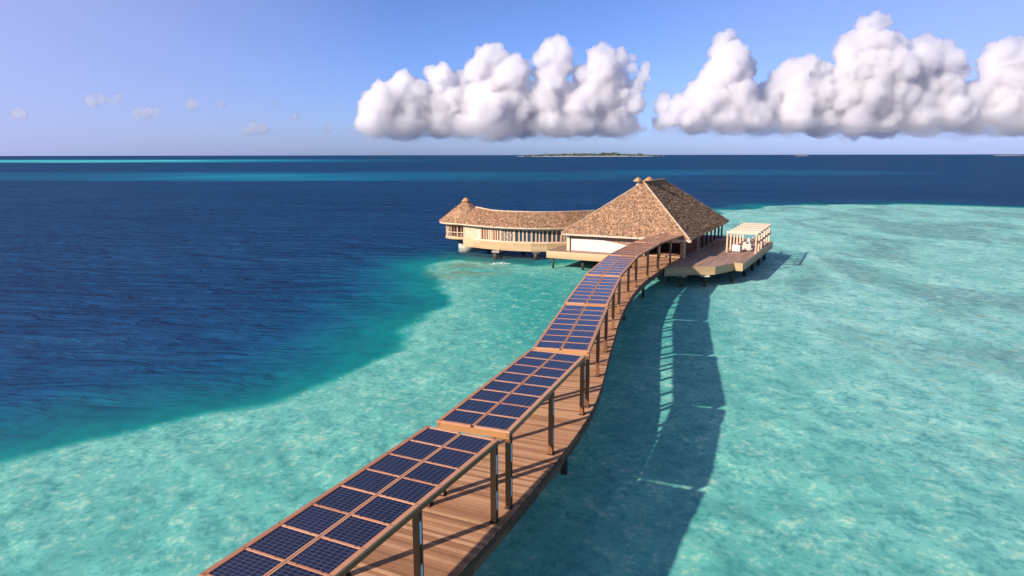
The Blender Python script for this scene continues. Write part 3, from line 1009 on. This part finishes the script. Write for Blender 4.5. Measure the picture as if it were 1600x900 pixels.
def pw(a, b): 
    p = PO + PA * a + PB * b
    return (p.x, p.y, PZ)
def armchair():
    t = empty('armchair')
    mb = MB(); mb.box(-0.46, 0.46, -0.44, 0.44, 0.10, 0.30); mb.build('base', M_cloth, t, 0.02)
    mb = MB(); mb.box(-0.30, 0.30, -0.42, 0.28, 0.303, 0.46); mb.build('seat_cushion', M_cloth, t, 0.04)
    mb = MB(); mb.hexa([(-0.46, 0.26, 0.303), (0.46, 0.26, 0.303), (0.46, 0.45, 0.303), (-0.46, 0.45, 0.303), (-0.46, 0.36, 0.86), (0.46, 0.36, 0.86), (0.46, 0.52, 0.86), (-0.46, 0.52, 0.86)]); mb.build('backrest', M_cloth, t, 0.04)
    for s in (-1, 1):
        mb = MB(); mb.box(min(s * 0.31, s * 0.46), max(s * 0.31, s * 0.46), -0.44, 0.255, 0.303, 0.62); mb.build('armrest', M_cloth, t, 0.03)
    for sx in (-1, 1):
        for sy in (-1, 1):
            mb = MB(); mb.box(sx * 0.40 - 0.03, sx * 0.40 + 0.03, sy * 0.38 - 0.03, sy * 0.38 + 0.03, 0, 0.10); mb.build('leg', M_dark, t)
    return t
def side_table():
    t = empty('side_table')
    mb = MB(); mb.tube(0, 0, 0.52, 0.56, 0.36, n=24); mb.build('table_top', M_white_p, t)
    mb = MB(); mb.tube(0, 0, 0.03, 0.52, 0.045); mb.build('stem', M_white_p, t)
    mb = MB(); mb.tube(0, 0, 0.0, 0.03, 0.24, n=20); mb.build('foot', M_white_p, t)
    return t
def tub_chair():
    t = empty('tub_chair')
    mb = MB(); mb.tube(0, 0, 0.34, 0.42, 0.32, 0.33, 20); mb.build('seat', M_rattan, t)
    mb = MB()
    N = 18
    ring = lambda r, z, lean: [((r + lean) * math.cos(math.pi * (-0.12 + 1.24 * k / N)), (r + lean) * math.sin(math.pi * (-0.12 + 1.24 * k / N)), z + 0.14 * math.sin(math.pi * k / N)) for k in range(N + 1)]
    mb.rings([ring(0.335, 0.40, 0), ring(0.335, 0.78, 0.07), ring(0.375, 0.78, 0.07), ring(0.375, 0.40, 0)], 0.5, caps=False, closed=False)
    mb.build('backrest', M_rattan, t)
    for k in range(4):
        a = math.pi / 4 + k * math.pi / 2
        mb = MB(); mb.beam((0.24 * math.cos(a), 0.24 * math.sin(a), 0.34), (0.32 * math.cos(a), 0.32 * math.sin(a), 0.0), 0.035, 0.035); mb.build('leg', M_dark, t)
    return t
def low_table():
    t = empty('timber_table')
    mb = MB(); mb.box(-0.75, 0.75, -0.45, 0.45, 0.68, 0.74); mb.build('table_top', M_terr, t, 0.01)
    for sx in (-1, 1):
        for sy in (-1, 1):
            mb = MB(); mb.box(sx * 0.62 - 0.05, sx * 0.62 + 0.05, sy * 0.34 - 0.05, sy * 0.34 + 0.05, 0, 0.68); mb.build('leg', M_fascia, t)
    mb = MB(); mb.box(-0.56, 0.56, -0.03, 0.03, 0.20, 0.27); mb.build('stretcher', M_fascia, t)
    return t
def copy_tree(o, parent=None):
    c = o.copy(); COL.objects.link(c)
    if parent: c.parent = parent
    for ch in list(o.children): copy_tree(ch, c)
    return c
def spread(make, cat, group, items):
    proto = make()
    for i, (a, b, rz, lab) in enumerate(items):
        o = proto if i == 0 else copy_tree(proto)
        o.location = pw(a, b)
        o.rotation_euler = (0, 0, PANG + R(rz))
        tag(o, lab, cat, group)
spread(armchair, 'armchair', 'cream armchairs under the pergola', [
    (3.75, 8.5, 170, 'cream armchair at the open front of the pergola, nearest the boardwalk'),
    (4.55, 9.9, 200, 'cream armchair second from the front of the pergola, before the white side table'),
    (4.3, 13.2, 250, 'cream armchair in the middle bay of the pergola facing the sea'),
    (5.0, 15.4, 280, 'cream armchair in the far half of the pergola beside the rattan chairs'),
    (4.2, 17.6, 230, 'farthest cream armchair, near the back posts of the pergola')])
spread(side_table, 'side table', 'white side tables under the pergola', [
    (5.0, 11.3, 0, 'round white side table between the front and middle cream armchairs'),
    (4.3, 15.9, 0, 'round white side table in the far bays of the pergola')])
spread(tub_chair, 'chair', 'brown rattan tub chairs by the outer pergola posts', [
    (5.35, 12.5, 90, 'brown rattan tub chair nearest the front among those at the outer posts'),
    (5.4, 14.0, 60, 'brown rattan tub chair between two other tub chairs'),
    (5.45, 17.0, 80, 'farthest brown rattan tub chair by the outer posts')])
spread(low_table, 'table', 'timber tables in the shade of the eave', [
    (0.75, 13.4, 90, 'small timber table on yellowish legs in the shade of the eave, nearer one'),
    (1.3, 17.4, 90, 'small timber table on yellowish legs farther along the shaded veranda')])

# ------------------------------------------------------------------ curved gallery wing
wing = tag(empty('gallery_wing', (2.0, 88.0, PZ)), 'low curved gallery wing with a row of tall narrow windows and thatched roof', 'gallery')
winv = Matrix.Translation(wing.location).inverted()
def kp(mb, name, mat, bevel=0.0, par=None):
    o = mb.build(name, mat, par or wing, bevel)
    if par is None: o.matrix_parent_inverse = winv
    else: o.matrix_parent_inverse = Matrix.Identity(4)
    return o
FWALL = [Vector(p) for p in ((-6.6, 92.9), (-5.15, 91.35), (-4.1, 90.4), (-1.5, 88.55), (0.3, 87.75), (2.5, 87.15), (4.5, 87.1), (6.3, 87.25), (7.8, 87.6), (13.0, 89.6))]
def offs(P, d):
    out = []
    for i, p in enumerate(P):
        a, b = P[max(i - 1, 0)], P[min(i + 1, len(P) - 1)]
        t = (b - a).normalized()
        out.append(p + Vector((-t.y, t.x)) * d)
    return out
E0, RG, E1, BW = offs(FWALL, -0.85), offs(FWALL, 2.2), offs(FWALL, 5.25), offs(FWALL, 4.4)
def refine(P, n=5):
    Q = [P[0] * 2 - P[1]] + list(P) + [P[-1] * 2 - P[-2]]
    return catmull([tuple(q) for q in Q], n)
e0, rg, e1 = refine(E0), refine(RG), refine(E1)
zE, zR = 3.75, 5.45
mb = MB()
quads = []
nv = 9
def ridge_z(i, n): return zR + 0.28 * max(0, 1 - i / (n * 0.28)) ** 1.5
N = len(e0)
for (lo, hi, flip) in ((e0, rg, False), (e1, rg, True)):
    base = len(mb.v)
    for i in range(N):
        zt = ridge_z(i, N)
        for j in range(nv + 1):
            t = j / nv
            p = lo[i].lerp(hi[i], t)
            z = zE + (zt - zE) * t
            jit = 0 if j in (0, nv) else random.uniform(-0.05, 0.05)
            mb.v.append((p.x, p.y, z + jit))
    for i in range(N - 1):
        for j in range(nv):
            q = base + i * (nv + 1) + j
            f = [q, q + nv + 1, q + nv + 2, q + 1]
            mb.f.append(f if not flip else f[::-1])
            mb.uv.append([(0, 0)] * 4); mb.tone.append(0.5); mb.smooth.append(True)
        if not flip:
            quads.append([(lo[i].x, lo[i].y, zE), (lo[i + 1].x, lo[i + 1].y, zE), (hi[i + 1].x, hi[i + 1].y, ridge_z(i + 1, N)), (hi[i].x, hi[i].y, ridge_z(i, N))])
for i in range(N - 1):
    mb.face([(e0[i].x, e0[i].y, zE - 0.2), (e1[i].x, e1[i].y, zE - 0.2), (e1[i + 1].x, e1[i + 1].y, zE - 0.2), (e0[i + 1].x, e0[i + 1].y, zE - 0.2)])
    for e, fl in ((e0, 0), (e1, 1)):
        q = [(e[i].x, e[i].y, zE - 0.2), (e[i + 1].x, e[i + 1].y, zE - 0.2), (e[i + 1].x, e[i + 1].y, zE), (e[i].x, e[i].y, zE)]
        mb.face(q if not fl else q[::-1])
wroof = kp(mb, 'roof', M_thatch)
stubble('thatch_ends', quads, 5000, wroof, Matrix.Identity(4))
mb = MB()
for i in range(N - 1):
    mb.beam((rg[i].x, rg[i].y, ridge_z(i, N) + 0.06), (rg[i + 1].x, rg[i + 1].y, ridge_z(i + 1, N) + 0.06), 0.22, 0.12, 0.5)
kp(mb, 'ridge_roll', M_ridge)
mb = MB()
for i in range(N - 1):
    a, b = e0[i], e0[i + 1]
    d = (b - a).normalized(); o = Vector((d.y, -d.x)) * 0.035
    mb.beam((a.x + o.x, a.y + o.y, zE - 0.10), (b.x + o.x, b.y + o.y, zE - 0.10), 0.05, 0.17, 0.5)
kp(mb, 'eave_board', M_trim)
# floor, fascia and facets of the front wall
WZ0, WZ1 = PZ, 3.53
mb = MB()
pl = [(p.x, p.y) for p in offs(FWALL, -0.05)] + [(p.x, p.y) for p in reversed(BW)]
mb.prism(pl, WZ0 - 0.16, WZ0 - 0.002)
kp(mb, 'floor', M_terr)
fo = offs(FWALL, -0.10)
for i in range(len(FWALL) - 2):
    mb = MB()
    a, b = fo[i], fo[i + 1]
    for z0, z1 in ((WZ0 - 0.35, WZ0 + 0.02), (WZ0 - 0.72, WZ0 - 0.354), (WZ0 - 1.0, WZ0 - 0.724)):
        mb.beam((a.x, a.y, (z0 + z1) / 2), (b.x, b.y, (z0 + z1) / 2), 0.06, z1 - z0)
    kp(mb, 'fascia', M_fascia)
KIND = ['plank', 'plank', 'slit', 'lattice', 'window', 'window', 'window', 'lattice2']
random.seed(21)
for i, kind in enumerate(KIND):
    a, b = FWALL[i], FWALL[i + 1]
    d = (b - a); L = d.length; d.normalize()
    nrm = Vector((d.y, -d.x))
    def P(s, o, z): 
        q = a + d * s + nrm * o
        return (q.x, q.y, z)
    def bar(mb, s0, s1, o0, o1, z0, z1, tone=None):
        mb.hexa([P(s0, o1, z0), P(s1, o1, z0), P(s1, o0, z0), P(s0, o0, z0), P(s0, o1, z1), P(s1, o1, z1), P(s1, o0, z1), P(s0, o0, z1)], tone)
    # frame: sill, head and end posts
    mb = MB()
    bar(mb, 0.0, L, -0.05, 0.05, WZ0 + 0.022, WZ0 + 0.24)
    bar(mb, 0.0, L, -0.05, 0.05, WZ1 - 0.24, WZ1)
    for s0 in (0.0, L - 0.10):
        bar(mb, s0, s0 + 0.10, -0.06, 0.07, WZ0 + 0.243, WZ1 - 0.243)
    fr = kp(mb, 'wall_frame', M_pale)
    z0, z1 = WZ0 + 0.245, WZ1 - 0.245
    if kind == 'plank':
        mb = MB(); s = 0.105
        while s < L - 0.12:
            e = min(s + 0.19, L - 0.105)
            bar(mb, s, e - 0.006, -0.02, 0.03 + random.uniform(0, 0.008), z0, z1); s += 0.19
        kp(mb, 'wall_boards', M_pale, 0, fr)
    elif kind in ('slit', 'window'):
        n = {'slit': 8, 'window': 4}[kind]
        if i == 6: n = 3
        w = (L - 0.2) / n
        mb = MB()
        for k_ in range(1, n):
            s = 0.1 + k_ * w
            bar(mb, s - (0.085 if kind == 'window' else 0.075), s + (0.085 if kind == 'window' else 0.075), -0.04, 0.05, z0, z1)
        if kind == 'slit': bar(mb, L / 2 - 0.16, L / 2 + 0.16, -0.04, 0.055, z0, z1)
        kp(mb, 'mullions', M_pale, 0, fr)
        for k_ in range(n):
            mb = MB()
            s0, s1 = 0.1 + k_ * w + 0.06, 0.1 + (k_ + 1) * w - 0.06
            bar(mb, s0, s1, -0.03, -0.015, z0, z1)
            kp(mb, 'window_pane', M_glass if kind == 'window' else M_red, 0, fr)
    else:
        n = 4
        w = (L - 0.2) / n
        mb = MB()
        for k_ in range(n):
            s0, s1 = 0.1 + k_ * w + 0.05, 0.1 + (k_ + 1) * w - 0.05
            bar(mb, s0 - 0.055, s0, -0.03, 0.045, z0, z1); bar(mb, s1, s1 + 0.055, -0.03, 0.045, z0, z1)
            z = z0
            while z < z1 - 0.12:                       # fretwork: leaning strips like cut-out leaves
                for q in range(2):
                    sa = random.uniform(s0, s1); sb = min(max(sa + random.uniform(-0.25, 0.25), s0), s1)
                    mb.beam(P(sa, 0.01, z), P(sb, 0.01, z + random.uniform(0.08, 0.2)), 0.03, 0.035, 0.5)
                z += 0.095
        kp(mb, 'lattice', M_white, 0, fr)
        mb = MB(); bar(mb, 0.1, L - 0.1, -0.30, -0.28, z0, z1)
        kp(mb, 'dark_backing', M_dark, 0, fr)
mb = MB()
for a, b in zip(BW, BW[1:]): mb.beam((a.x, a.y, (WZ0 + WZ1) / 2), (b.x, b.y, (WZ0 + WZ1) / 2), 0.1, WZ1 - WZ0)
kp(mb, 'back_wall', M_pale)
for (x, y, cap) in ((-2.15, 88.0, 1), (-1.45, 88.6, 0), (3.1, 86.95 + 0.7, 1), (-3.2, 92.8, 0), (1.5, 91.0, 0), (6.0, 90.6, 0), (6.2, 88.2, 0)):
    mb = MB(); mb.tube(x, y, -0.62, WZ0 - (1.22 if cap else 0.9), 0.30 if cap else 0.24, n=16)
    pl = kp(mb, 'pile', M_pile)
    if cap:
        mb = MB(); mb.box(x - 0.48, x + 0.48, y - 0.42, y + 0.42, WZ0 - 1.24, WZ0 - 1.005)
        kp(mb, 'pile_cap', M_conc, 0.02, pl)

# ------------------------------------------------------------------ round hut at the end of the wing
HC = Vector((-6.45, 96.0))
hut = tag(empty('round_hut', (HC.x, HC.y, PZ)), 'small round hut with a pointed thatched cone roof at the end of the gallery', 'hut')
def hp(mb, name, mat, bevel=0.0, par=None): return mb.build(name, mat, par or hut, bevel)
NS = 48
def ringz(r, z, jit=0.0):
    return [((r + random.uniform(-jit, jit)) * math.cos(2 * math.pi * k / NS), (r + random.uniform(-jit, jit)) * math.sin(2 * math.pi * k / NS), z + random.uniform(-jit, jit)) for k in range(NS)]
he, ha = 3.75 - PZ, 6.45 - PZ
mb = MB()
prof = [(3.55, he - 0.22), (3.72, he)]
for j in range(1, 12):
    t = j / 12
    prof.append((3.72 * (1 - t) + 0.18 * t, he + (ha - he) * t + 0.10 * math.sin(t * math.pi)))
prof.append((0.2, ha))
mb.rings([ringz(r, z, 0.035 if 1 < q < len(prof) - 1 else 0) for q, (r, z) in enumerate(prof)], 0.5, True)
hroof = hp(mb, 'roof', M_thatch)
qd = []
for k in range(24):
    t0, t1 = 2 * math.pi * k / 24, 2 * math.pi * (k + 1) / 24
    c = lambda r, t, z: (r * math.cos(t), r * math.sin(t), z)
    qd.append([c(3.7, t0, he + 0.02), c(3.7, t1, he + 0.02), c(0.3, t1, ha), c(0.3, t0, ha)])
stubble('thatch_ends', qd, 3600, hroof)
mb = MB()
mb.rings([[(r * math.cos(2 * math.pi * k / 20), r * math.sin(2 * math.pi * k / 20), z) for k in range(20)] for r, z in ((0.45, ha - 0.04), (0.62, ha + 0.04), (0.52, ha + 0.16), (0.2, ha + 0.42), (0.05, ha + 0.52))], 0.5)
hp(mb, 'roof_cap', M_cap, 0, hroof)
mb = MB()
mb.rings([[(r * math.cos(2 * math.pi * k / NS), r * math.sin(2 * math.pi * k / NS), z) for k in range(NS)] for r, z in ((3.6, he - 0.24), (3.73, he - 0.24), (3.73, he - 0.02), (3.6, he - 0.02))], 0.5, False)
hp(mb, 'eave_board', M_trim)
mb = MB(); mb.tube(0, 0, -0.20, 0.02, 2.95, n=NS); hp(mb, 'floor', M_fascia)
NW = 16
random.seed(5)
for k in range(NW):
    t0, t1 = 2 * math.pi * k / NW, 2 * math.pi * (k + 1) / NW
    A_, B_ = Vector((2.78 * math.cos(t0), 2.78 * math.sin(t0))), Vector((2.78 * math.cos(t1), 2.78 * math.sin(t1)))
    deg = math.degrees((t0 + t1) / 2)
    if 210 < deg < 262 or 150 < deg < 210:           # open lights looking out to sea
        mb = MB()
        d = (B_ - A_).normalized()
        for q in (A_, ):
            mb.box(q.x - 0.08, q.x + 0.08, q.y - 0.08, q.y + 0.08, 0.02, he - 0.25)
        for z0, z1 in ((0.02, 0.16), (0.72, 0.82), (he - 0.40, he - 0.25)):
            mb.beam((A_.x, A_.y, (z0 + z1) / 2), (B_.x, B_.y, (z0 + z1) / 2), 0.09, z1 - z0)
        m_ = (A_ + B_) / 2
        mb.box(m_.x - 0.035, m_.x + 0.035, m_.y - 0.035, m_.y + 0.035, 0.16, he - 0.40)
        hp(mb, 'window_frame', M_pale)
    else:
        mb = MB()
        for q in range(5):
            a, b = A_.lerp(B_, q / 5 + 0.006), A_.lerp(B_, (q + 1) / 5 - 0.006)
            mb.beam((a.x, a.y, he / 2 - 0.1), (b.x, b.y, he / 2 - 0.1), 0.06, he - 0.28)
        hp(mb, 'wall_boards', M_pale)
mb = MB()
for k in range(8):
    t = 2 * math.pi * k / 8 + 0.2
    mb.beam((0.9 * math.cos(t), 0.9 * math.sin(t), -0.75), (2.6 * math.cos(t), 2.6 * math.sin(t), -0.28), 0.10, 0.12)
hp(mb, 'struts', M_dark)
mb = MB(); mb.tube(0.1, -0.3, -0.62 - PZ, -0.95, 1.25, 1.20, 28); hp(mb, 'foundation', M_conc)
mb = MB(); mb.tube(0.1, -0.3, -0.95, -0.2, 0.45, n=16); hp(mb, 'stub_column', M_conc)

# ------------------------------------------------------------------ far island, two sand cays and the splash by the wing
def island_mat():
    k = NT('sand_and_scrub')
    k.principled((0.62, 0.55, 0.46), 0.9, None, 0.1)
    return k.m
M_sand = island_mat()
M_cay = plain('dull_cay_sand', (0.34, 0.31, 0.30), 0.9, 0.1)
def low_land(name, x0, x1, y, h, wy, mat):
    mb = MB()
    n = 40
    rows = []
    for i in range(n + 1):
        s = i / n
        x = x0 + (x1 - x0) * s
        w = wy * max(0.02, math.sin(math.pi * s)) ** 0.5
        hh = h * max(0.05, math.sin(math.pi * s)) ** 0.4
        rows.append([(x, y - w, -0.5), (x, y - w * 0.5, hh * 0.75), (x, y, hh), (x, y + w * 0.6, hh * 0.7), (x, y + w, -0.5)])
    mb.rings(rows, 0.5, False, True, False)
    o = mb.build(name, mat)
    return tag(o, kind='structure')
low_land('island', 40, 1250, 5700, 5.0, 110, M_sand)
low_land('sandbank', 2440, 2560, 6000, 5.0, 40, M_cay)
low_land('sandbank', 4150, 4420, 6000, 5.0, 40, M_cay)
random.seed(77)
mb = MB()
for i in range(340):
    s = random.random()
    x = 95 + 1120 * s
    y = 5720 + random.uniform(-70, 90)
    h = random.uniform(12, 20) * (0.45 + 0.75 * math.sin(math.pi * min(1, s * 1.05)) ** 0.7)
    if abs(s - 0.62) < 0.05 or abs(s - 0.86) < 0.018 or abs(s - 0.70) < 0.02: h *= 1.35
    w = random.uniform(9, 22)
    for q in range(3):
        cx, cy, cz, rr = x + random.uniform(-w, w) * 0.5, y + random.uniform(-w, w) * 0.5, h * random.uniform(0.45, 0.85), w * random.uniform(0.35, 0.6)
        rows = []
        for z_, r_ in ((-0.95, 0.3), (-0.5, 0.85), (0.1, 1.0), (0.6, 0.75), (0.95, 0.25)):
            rows.append([(cx + rr * r_ * math.cos(t * math.pi / 4) * random.uniform(0.75, 1.25), cy + rr * r_ * math.sin(t * math.pi / 4), max(1.5, cz + z_ * h * 0.35 * random.uniform(0.8, 1.2))) for t in range(8)])
        mb.rings(rows, random.random(), True, False)
def far_leaf():
    k = NT('distant_scrub')
    t = k.n('ShaderNodeAttribute', attribute_name='tone').outputs['Fac']
    k.principled(k.ramp(t, [(0, (0.045, 0.07, 0.065)), (1, (0.10, 0.125, 0.10))]), 0.9, None, 0.1)
    return k.m
tag(mb.build('treeline', far_leaf()), kind='stuff')
random.seed(9)
mb = MB()
for i in range(90):
    t = random.random()
    ang = math.pi * (0.05 + 0.9 * t)
    r_ = 1.0 + random.gauss(0, 0.3)
    cx, cy = -1.5 + 0.85 * r_ * math.cos(ang) * -1, 80.0 + 1.3 * r_ * math.sin(ang) + random.gauss(0, 0.2)
    q = random.uniform(0.02, 0.06)
    rows = [[(cx + q * rr * math.cos(k * math.pi / 3), cy + q * rr * math.sin(k * math.pi / 3), 0.01 + zz * q) for k in range(6)] for rr, zz in ((1, 0), (0.8, 0.45), (0.3, 0.7))]
    mb.rings(rows, 0.5)
tag(mb.build('foam', plain('sea_foam', (0.82, 0.86, 0.84), 0.8)), kind='stuff')

# ------------------------------------------------------------------ clouds: cumulus 12 km out over the sea, puff by puff in metres (x, height, radius)
CLOUD_LEFT = [(-2178, 836, 349), (-2352, 571, 273), (-1843, 1098, 260), (-1827, 1286, 130), (-1578, 889, 381), (-1189, 1286, 216), (-1381, 1390, 108), (-1132, 1431, 97), (-1088, 889, 348), (-865, 1255, 151), (-1750, 571, 284), (-1203, 571, 284), (-2057, 550, 241), (-301, 1565, 258), (-462, 1637, 161), (-594, 1390, 194), (-161, 1596, 129), (65, 1576, 97), (0, 1307, 281), (-325, 1203, 325), (-652, 941, 304), (-871, 836, 240), (-436, 783, 392), (0, 836, 370), (-766, 550, 241), (-219, 550, 285), (219, 571, 284), (793, 1842, 129), (622, 1719, 172), (881, 1668, 150), (484, 1565, 129), (733, 1462, 259), (915, 1514, 108), (650, 1203, 260), (348, 973, 141), (544, 889, 283), (410, 1390, 86), (710, 624, 306), (869, 994, 239), (1501, 1781, 86), (1398, 1596, 151), (1612, 1637, 129), (1825, 1699, 97), (1809, 1534, 151), (1564, 1411, 280), (1188, 1328, 151), (1353, 1203, 260), (1732, 1203, 260), (1522, 941, 370), (1144, 836, 283), (1903, 941, 239), (1312, 592, 284), (1750, 592, 284), (985, 550, 241), (2022, 1596, 65), (2006, 1431, 86), (2243, 1431, 86), (2194, 1307, 97), (2124, 1151, 130), (2069, 836, 174), (2024, 550, 153)]
CLOUD_RIGHT = [(2586, 973, 98), (2572, 804, 131), (2687, 656, 175), (2833, 804, 174), (2518, 529, 109), (3003, 677, 240), (3267, 836, 240), (3632, 1995, 85), (3532, 1883, 128), (3726, 1862, 107), (3522, 1699, 193), (3709, 1617, 215), (3449, 1462, 172), (3353, 1255, 195), (3671, 1359, 324), (3963, 1514, 108), (3950, 1390, 151), (3150, 994, 217), (3476, 994, 348), (3856, 994, 326), (3605, 656, 284), (4042, 656, 284), (3119, 550, 197), (4748, 1390, 216), (4564, 1265, 173), (4977, 1493, 151), (5178, 1411, 151), (4826, 1098, 325), (4450, 1046, 217), (4415, 783, 283), (4803, 698, 306), (5214, 994, 369), (5246, 624, 306), (5991, 2227, 96), (5861, 2146, 117), (6159, 2146, 117), (6031, 2045, 171), (5546, 1862, 107), (5639, 1668, 215), (5847, 1740, 322), (6159, 1842, 214), (6366, 1903, 118), (6435, 1760, 172), (6041, 1411, 388), (5669, 1359, 281), (6421, 1390, 345), (5594, 994, 391), (6088, 941, 435), (6523, 941, 391), (5795, 592, 306), (6344, 571, 306), (6957, 1883, 118), (6774, 1801, 129), (7135, 1740, 150), (7329, 1822, 96), (7384, 1719, 97), (6887, 1565, 237), (7302, 1514, 215), (7565, 1473, 108), (7504, 1359, 151), (6928, 1203, 346), (7313, 1151, 303), (6873, 730, 349), (7419, 730, 327), (7719, 941, 239), (7869, 624, 240), (8210, 1719, 172), (8065, 1760, 97), (8363, 1781, 96), (8550, 1822, 129), (8109, 1514, 194), (8454, 1514, 280), (8051, 1307, 195), (8335, 1203, 325), (8699, 1307, 324), (7977, 1046, 239), (8277, 836, 327), (8713, 836, 349), (9125, 994, 435), (9188, 571, 328), (8535, 550, 241), (9278, 1411, 324)]
CLOUD_SMALL = {'a': [(-9642, 1237, 101), (-9486, 1209, 145), (-9276, 1265, 116), (-8925, 1293, 101), (-9021, 1209, 102)] , 'b': [(-7228, 1152, 145), (-7319, 1110, 102)] , 'c': [(-6618, 1152, 102)] , 'd': [(-8321, 969, 145), (-8072, 984, 116), (-8527, 941, 116)] , 'e': [(-5873, 615, 161), (-6053, 558, 132), (-5669, 615, 131)] , 'f': [(-4879, 871, 102), (-4983, 842, 73)] , 'g': [(-4223, 601, 117)] , 'h': [(-5370, 1152, 73)] , 'i': [(-11176, 941, 146), (-11352, 927, 102)] ,}

def cloud_mat(name, density):
    k = NT(name)
    v = k.n('ShaderNodeVolumePrincipled')
    v.inputs['Color'].default_value = (0.996, 0.988, 0.998, 1)
    v.inputs['Density'].default_value = density
    v.inputs['Anisotropy'].default_value = 0.6
    k.l(v.outputs['Volume'], k.out.inputs['Volume'])
    return k.m

ICO = {}
def ico(level):
    if level not in ICO:
        bm = bmesh.new()
        bmesh.ops.create_icosphere(bm, subdivisions=level, radius=1.0)
        ICO[level] = (np.array([v.co[:] for v in bm.verts]), np.array([[v.index for v in f.verts] for f in bm.faces]))
        bm.free()
    return ICO[level]

def cloud(name, puffs, D, depth, base, voxel, mat, label, kids=(26, 10), skirt=False):
    balls = []
    for x, z, r in puffs:
        balls.append((x, D + rng.uniform(-depth, depth), z, r))
    lvl = list(balls)
    lvl0 = list(balls)
    for gen, n in enumerate(kids):
        nxt = []
        for (x, y, z, r) in lvl:
            for _ in range(n):
                d = rng.normal(size=3)
                d /= np.linalg.norm(d)
                if d[1] > 0.5 or d[2] < -0.55: continue
                q = r * rng.uniform(0.22, 0.48)
                nxt.append((x + d[0] * (r - q * 0.45), y + d[1] * (r - q * 0.45), z + d[2] * (r - q * 0.45), q))
        balls += nxt
        lvl = nxt
        if gen == 0: lvl1 = list(balls)
    iv, jf = ico(2)
    V, F, o = [], [], 0
    for (x, y, z, r) in balls:
        if r < voxel * 0.8: continue
        V.append(iv * r + np.array((x, y, z)))
        F.append(jf + o)
        o += len(iv)
    V = np.concatenate(V); F = np.concatenate(F)
    V[:, 2] = np.where(V[:, 2] < base, base + (V[:, 2] - base) * 0.25, V[:, 2])        # the condensation level, nearly flat
    m = bpy.data.meshes.new(name)
    m.from_pydata(V.tolist(), [], F.tolist())
    m.materials.append(mat)
    ob = bpy.data.objects.new(name, m)
    COL.objects.link(ob)
    rm = ob.modifiers.new('remesh', 'REMESH')
    rm.mode = 'VOXEL'
    rm.voxel_size = voxel
    rm.use_smooth_shade = True
    for sz, st in ((260.0, 80.0), (100.0, 85.0), (42.0, 52.0)):
        tx = bpy.data.textures.new('billow', 'CLOUDS')
        tx.noise_scale = sz
        tx.noise_depth = 2
        dm = ob.modifiers.new('billow', 'DISPLACE')
        dm.texture = tx
        dm.texture_coords = 'GLOBAL'
        dm.strength = st * 1.0
        dm.mid_level = 0.5
    if skirt:                                                   # thin vapour veils the towers; foot and fringe are added to imitate aerial haze
        for nm, mat, vx, disp, noise in (('cloud_veil', CM4, 22, 150, 120.0), ('cloud_haze_foot', CM3, 34, 130, 240.0), ('cloud_haze_fringe', CM5, 40, 200, 300.0)):
            V, F, o = [], [], 0
            for (x, y, z, r) in (lvl1 if nm == 'cloud_veil' else lvl0):
                if nm == 'cloud_veil':
                    if r < 40: continue
                    V.append(iv * (r + 16) + np.array((x, y, z)))
                    F.append(jf + o); o += len(iv)
                    continue
                if z - base > 420: continue
                low = 95 if nm == 'cloud_haze_fringe' else 30
                for _ in range(3):
                    q = r * rng.uniform(0.6, 0.95)
                    V.append(iv * np.array((q * 1.25, q, q * 0.62)) + np.array((x + rng.uniform(-1, 1) * r * 0.7, y - r * 0.55, base + rng.uniform(-0.1, 0.55) * (z - base) - low)))
                    F.append(jf + o); o += len(iv)
            V = np.concatenate(V); F = np.concatenate(F)
            m = bpy.data.meshes.new(nm)
            m.from_pydata(V.tolist(), [], F.tolist())
            m.materials.append(mat)
            sk = bpy.data.objects.new(nm, m)
            COL.objects.link(sk)
            sk.parent = ob
            rm = sk.modifiers.new('remesh', 'REMESH'); rm.mode = 'VOXEL'; rm.voxel_size = vx; rm.use_smooth_shade = True
            for ns, st in ((noise, disp), (noise * 0.36, disp * 0.45)):
                tx = bpy.data.textures.new('billow', 'CLOUDS'); tx.noise_scale = ns; tx.noise_depth = 3
                dm = sk.modifiers.new('billow', 'DISPLACE'); dm.texture = tx; dm.texture_coords = 'GLOBAL'; dm.strength = st; dm.mid_level = 0.5
    return tag(ob, label, 'cloud')

CM = cloud_mat('cloud_vapour', 0.013)
CM3 = cloud_mat('haze_foot_volume', 0.0032)
CM4 = cloud_mat('cloud_veil_vapour', 0.007)
CM5 = cloud_mat('haze_fringe_volume', 0.0007)
CM2 = cloud_mat('thin_cloud_vapour', 0.0045)
cloud('cumulus_cloud', CLOUD_LEFT, 12000, 130, 470, 15, CM, 'white cumulus bank with rounded towers left of the thatched roof peak', skirt=True)
cloud('cumulus_cloud', CLOUD_RIGHT, 12000, 150, 490, 15, CM, 'largest and tallest white cumulus bank, running out of the picture', skirt=True)
LB = {'a': 'faint ragged pinkish cloud, widest of the small ones over the open sea', 'b': 'small bright round cloud puff over the open sea', 'c': 'small upright oval cloud puff beside the bright round one',
      'd': 'faint flat lens of cloud between the ragged cloud and the bright round puff', 'e': 'low pale cloud scrap near the horizon below the oval puff', 'f': 'tiny faint cloud dot nearest the left cumulus bank, in mid sky', 'g': 'tiny pale scrap beside the foot of the left cumulus bank', 'h': 'tiniest lone cloud dot above the low pale scrap',
      'i': 'faint smudge of cloud at the left edge of the sky'}
for k, pf in CLOUD_SMALL.items():
    cloud('small_cloud', pf, 16000, 60, 300, 20, CM2, LB[k], (12, 3))
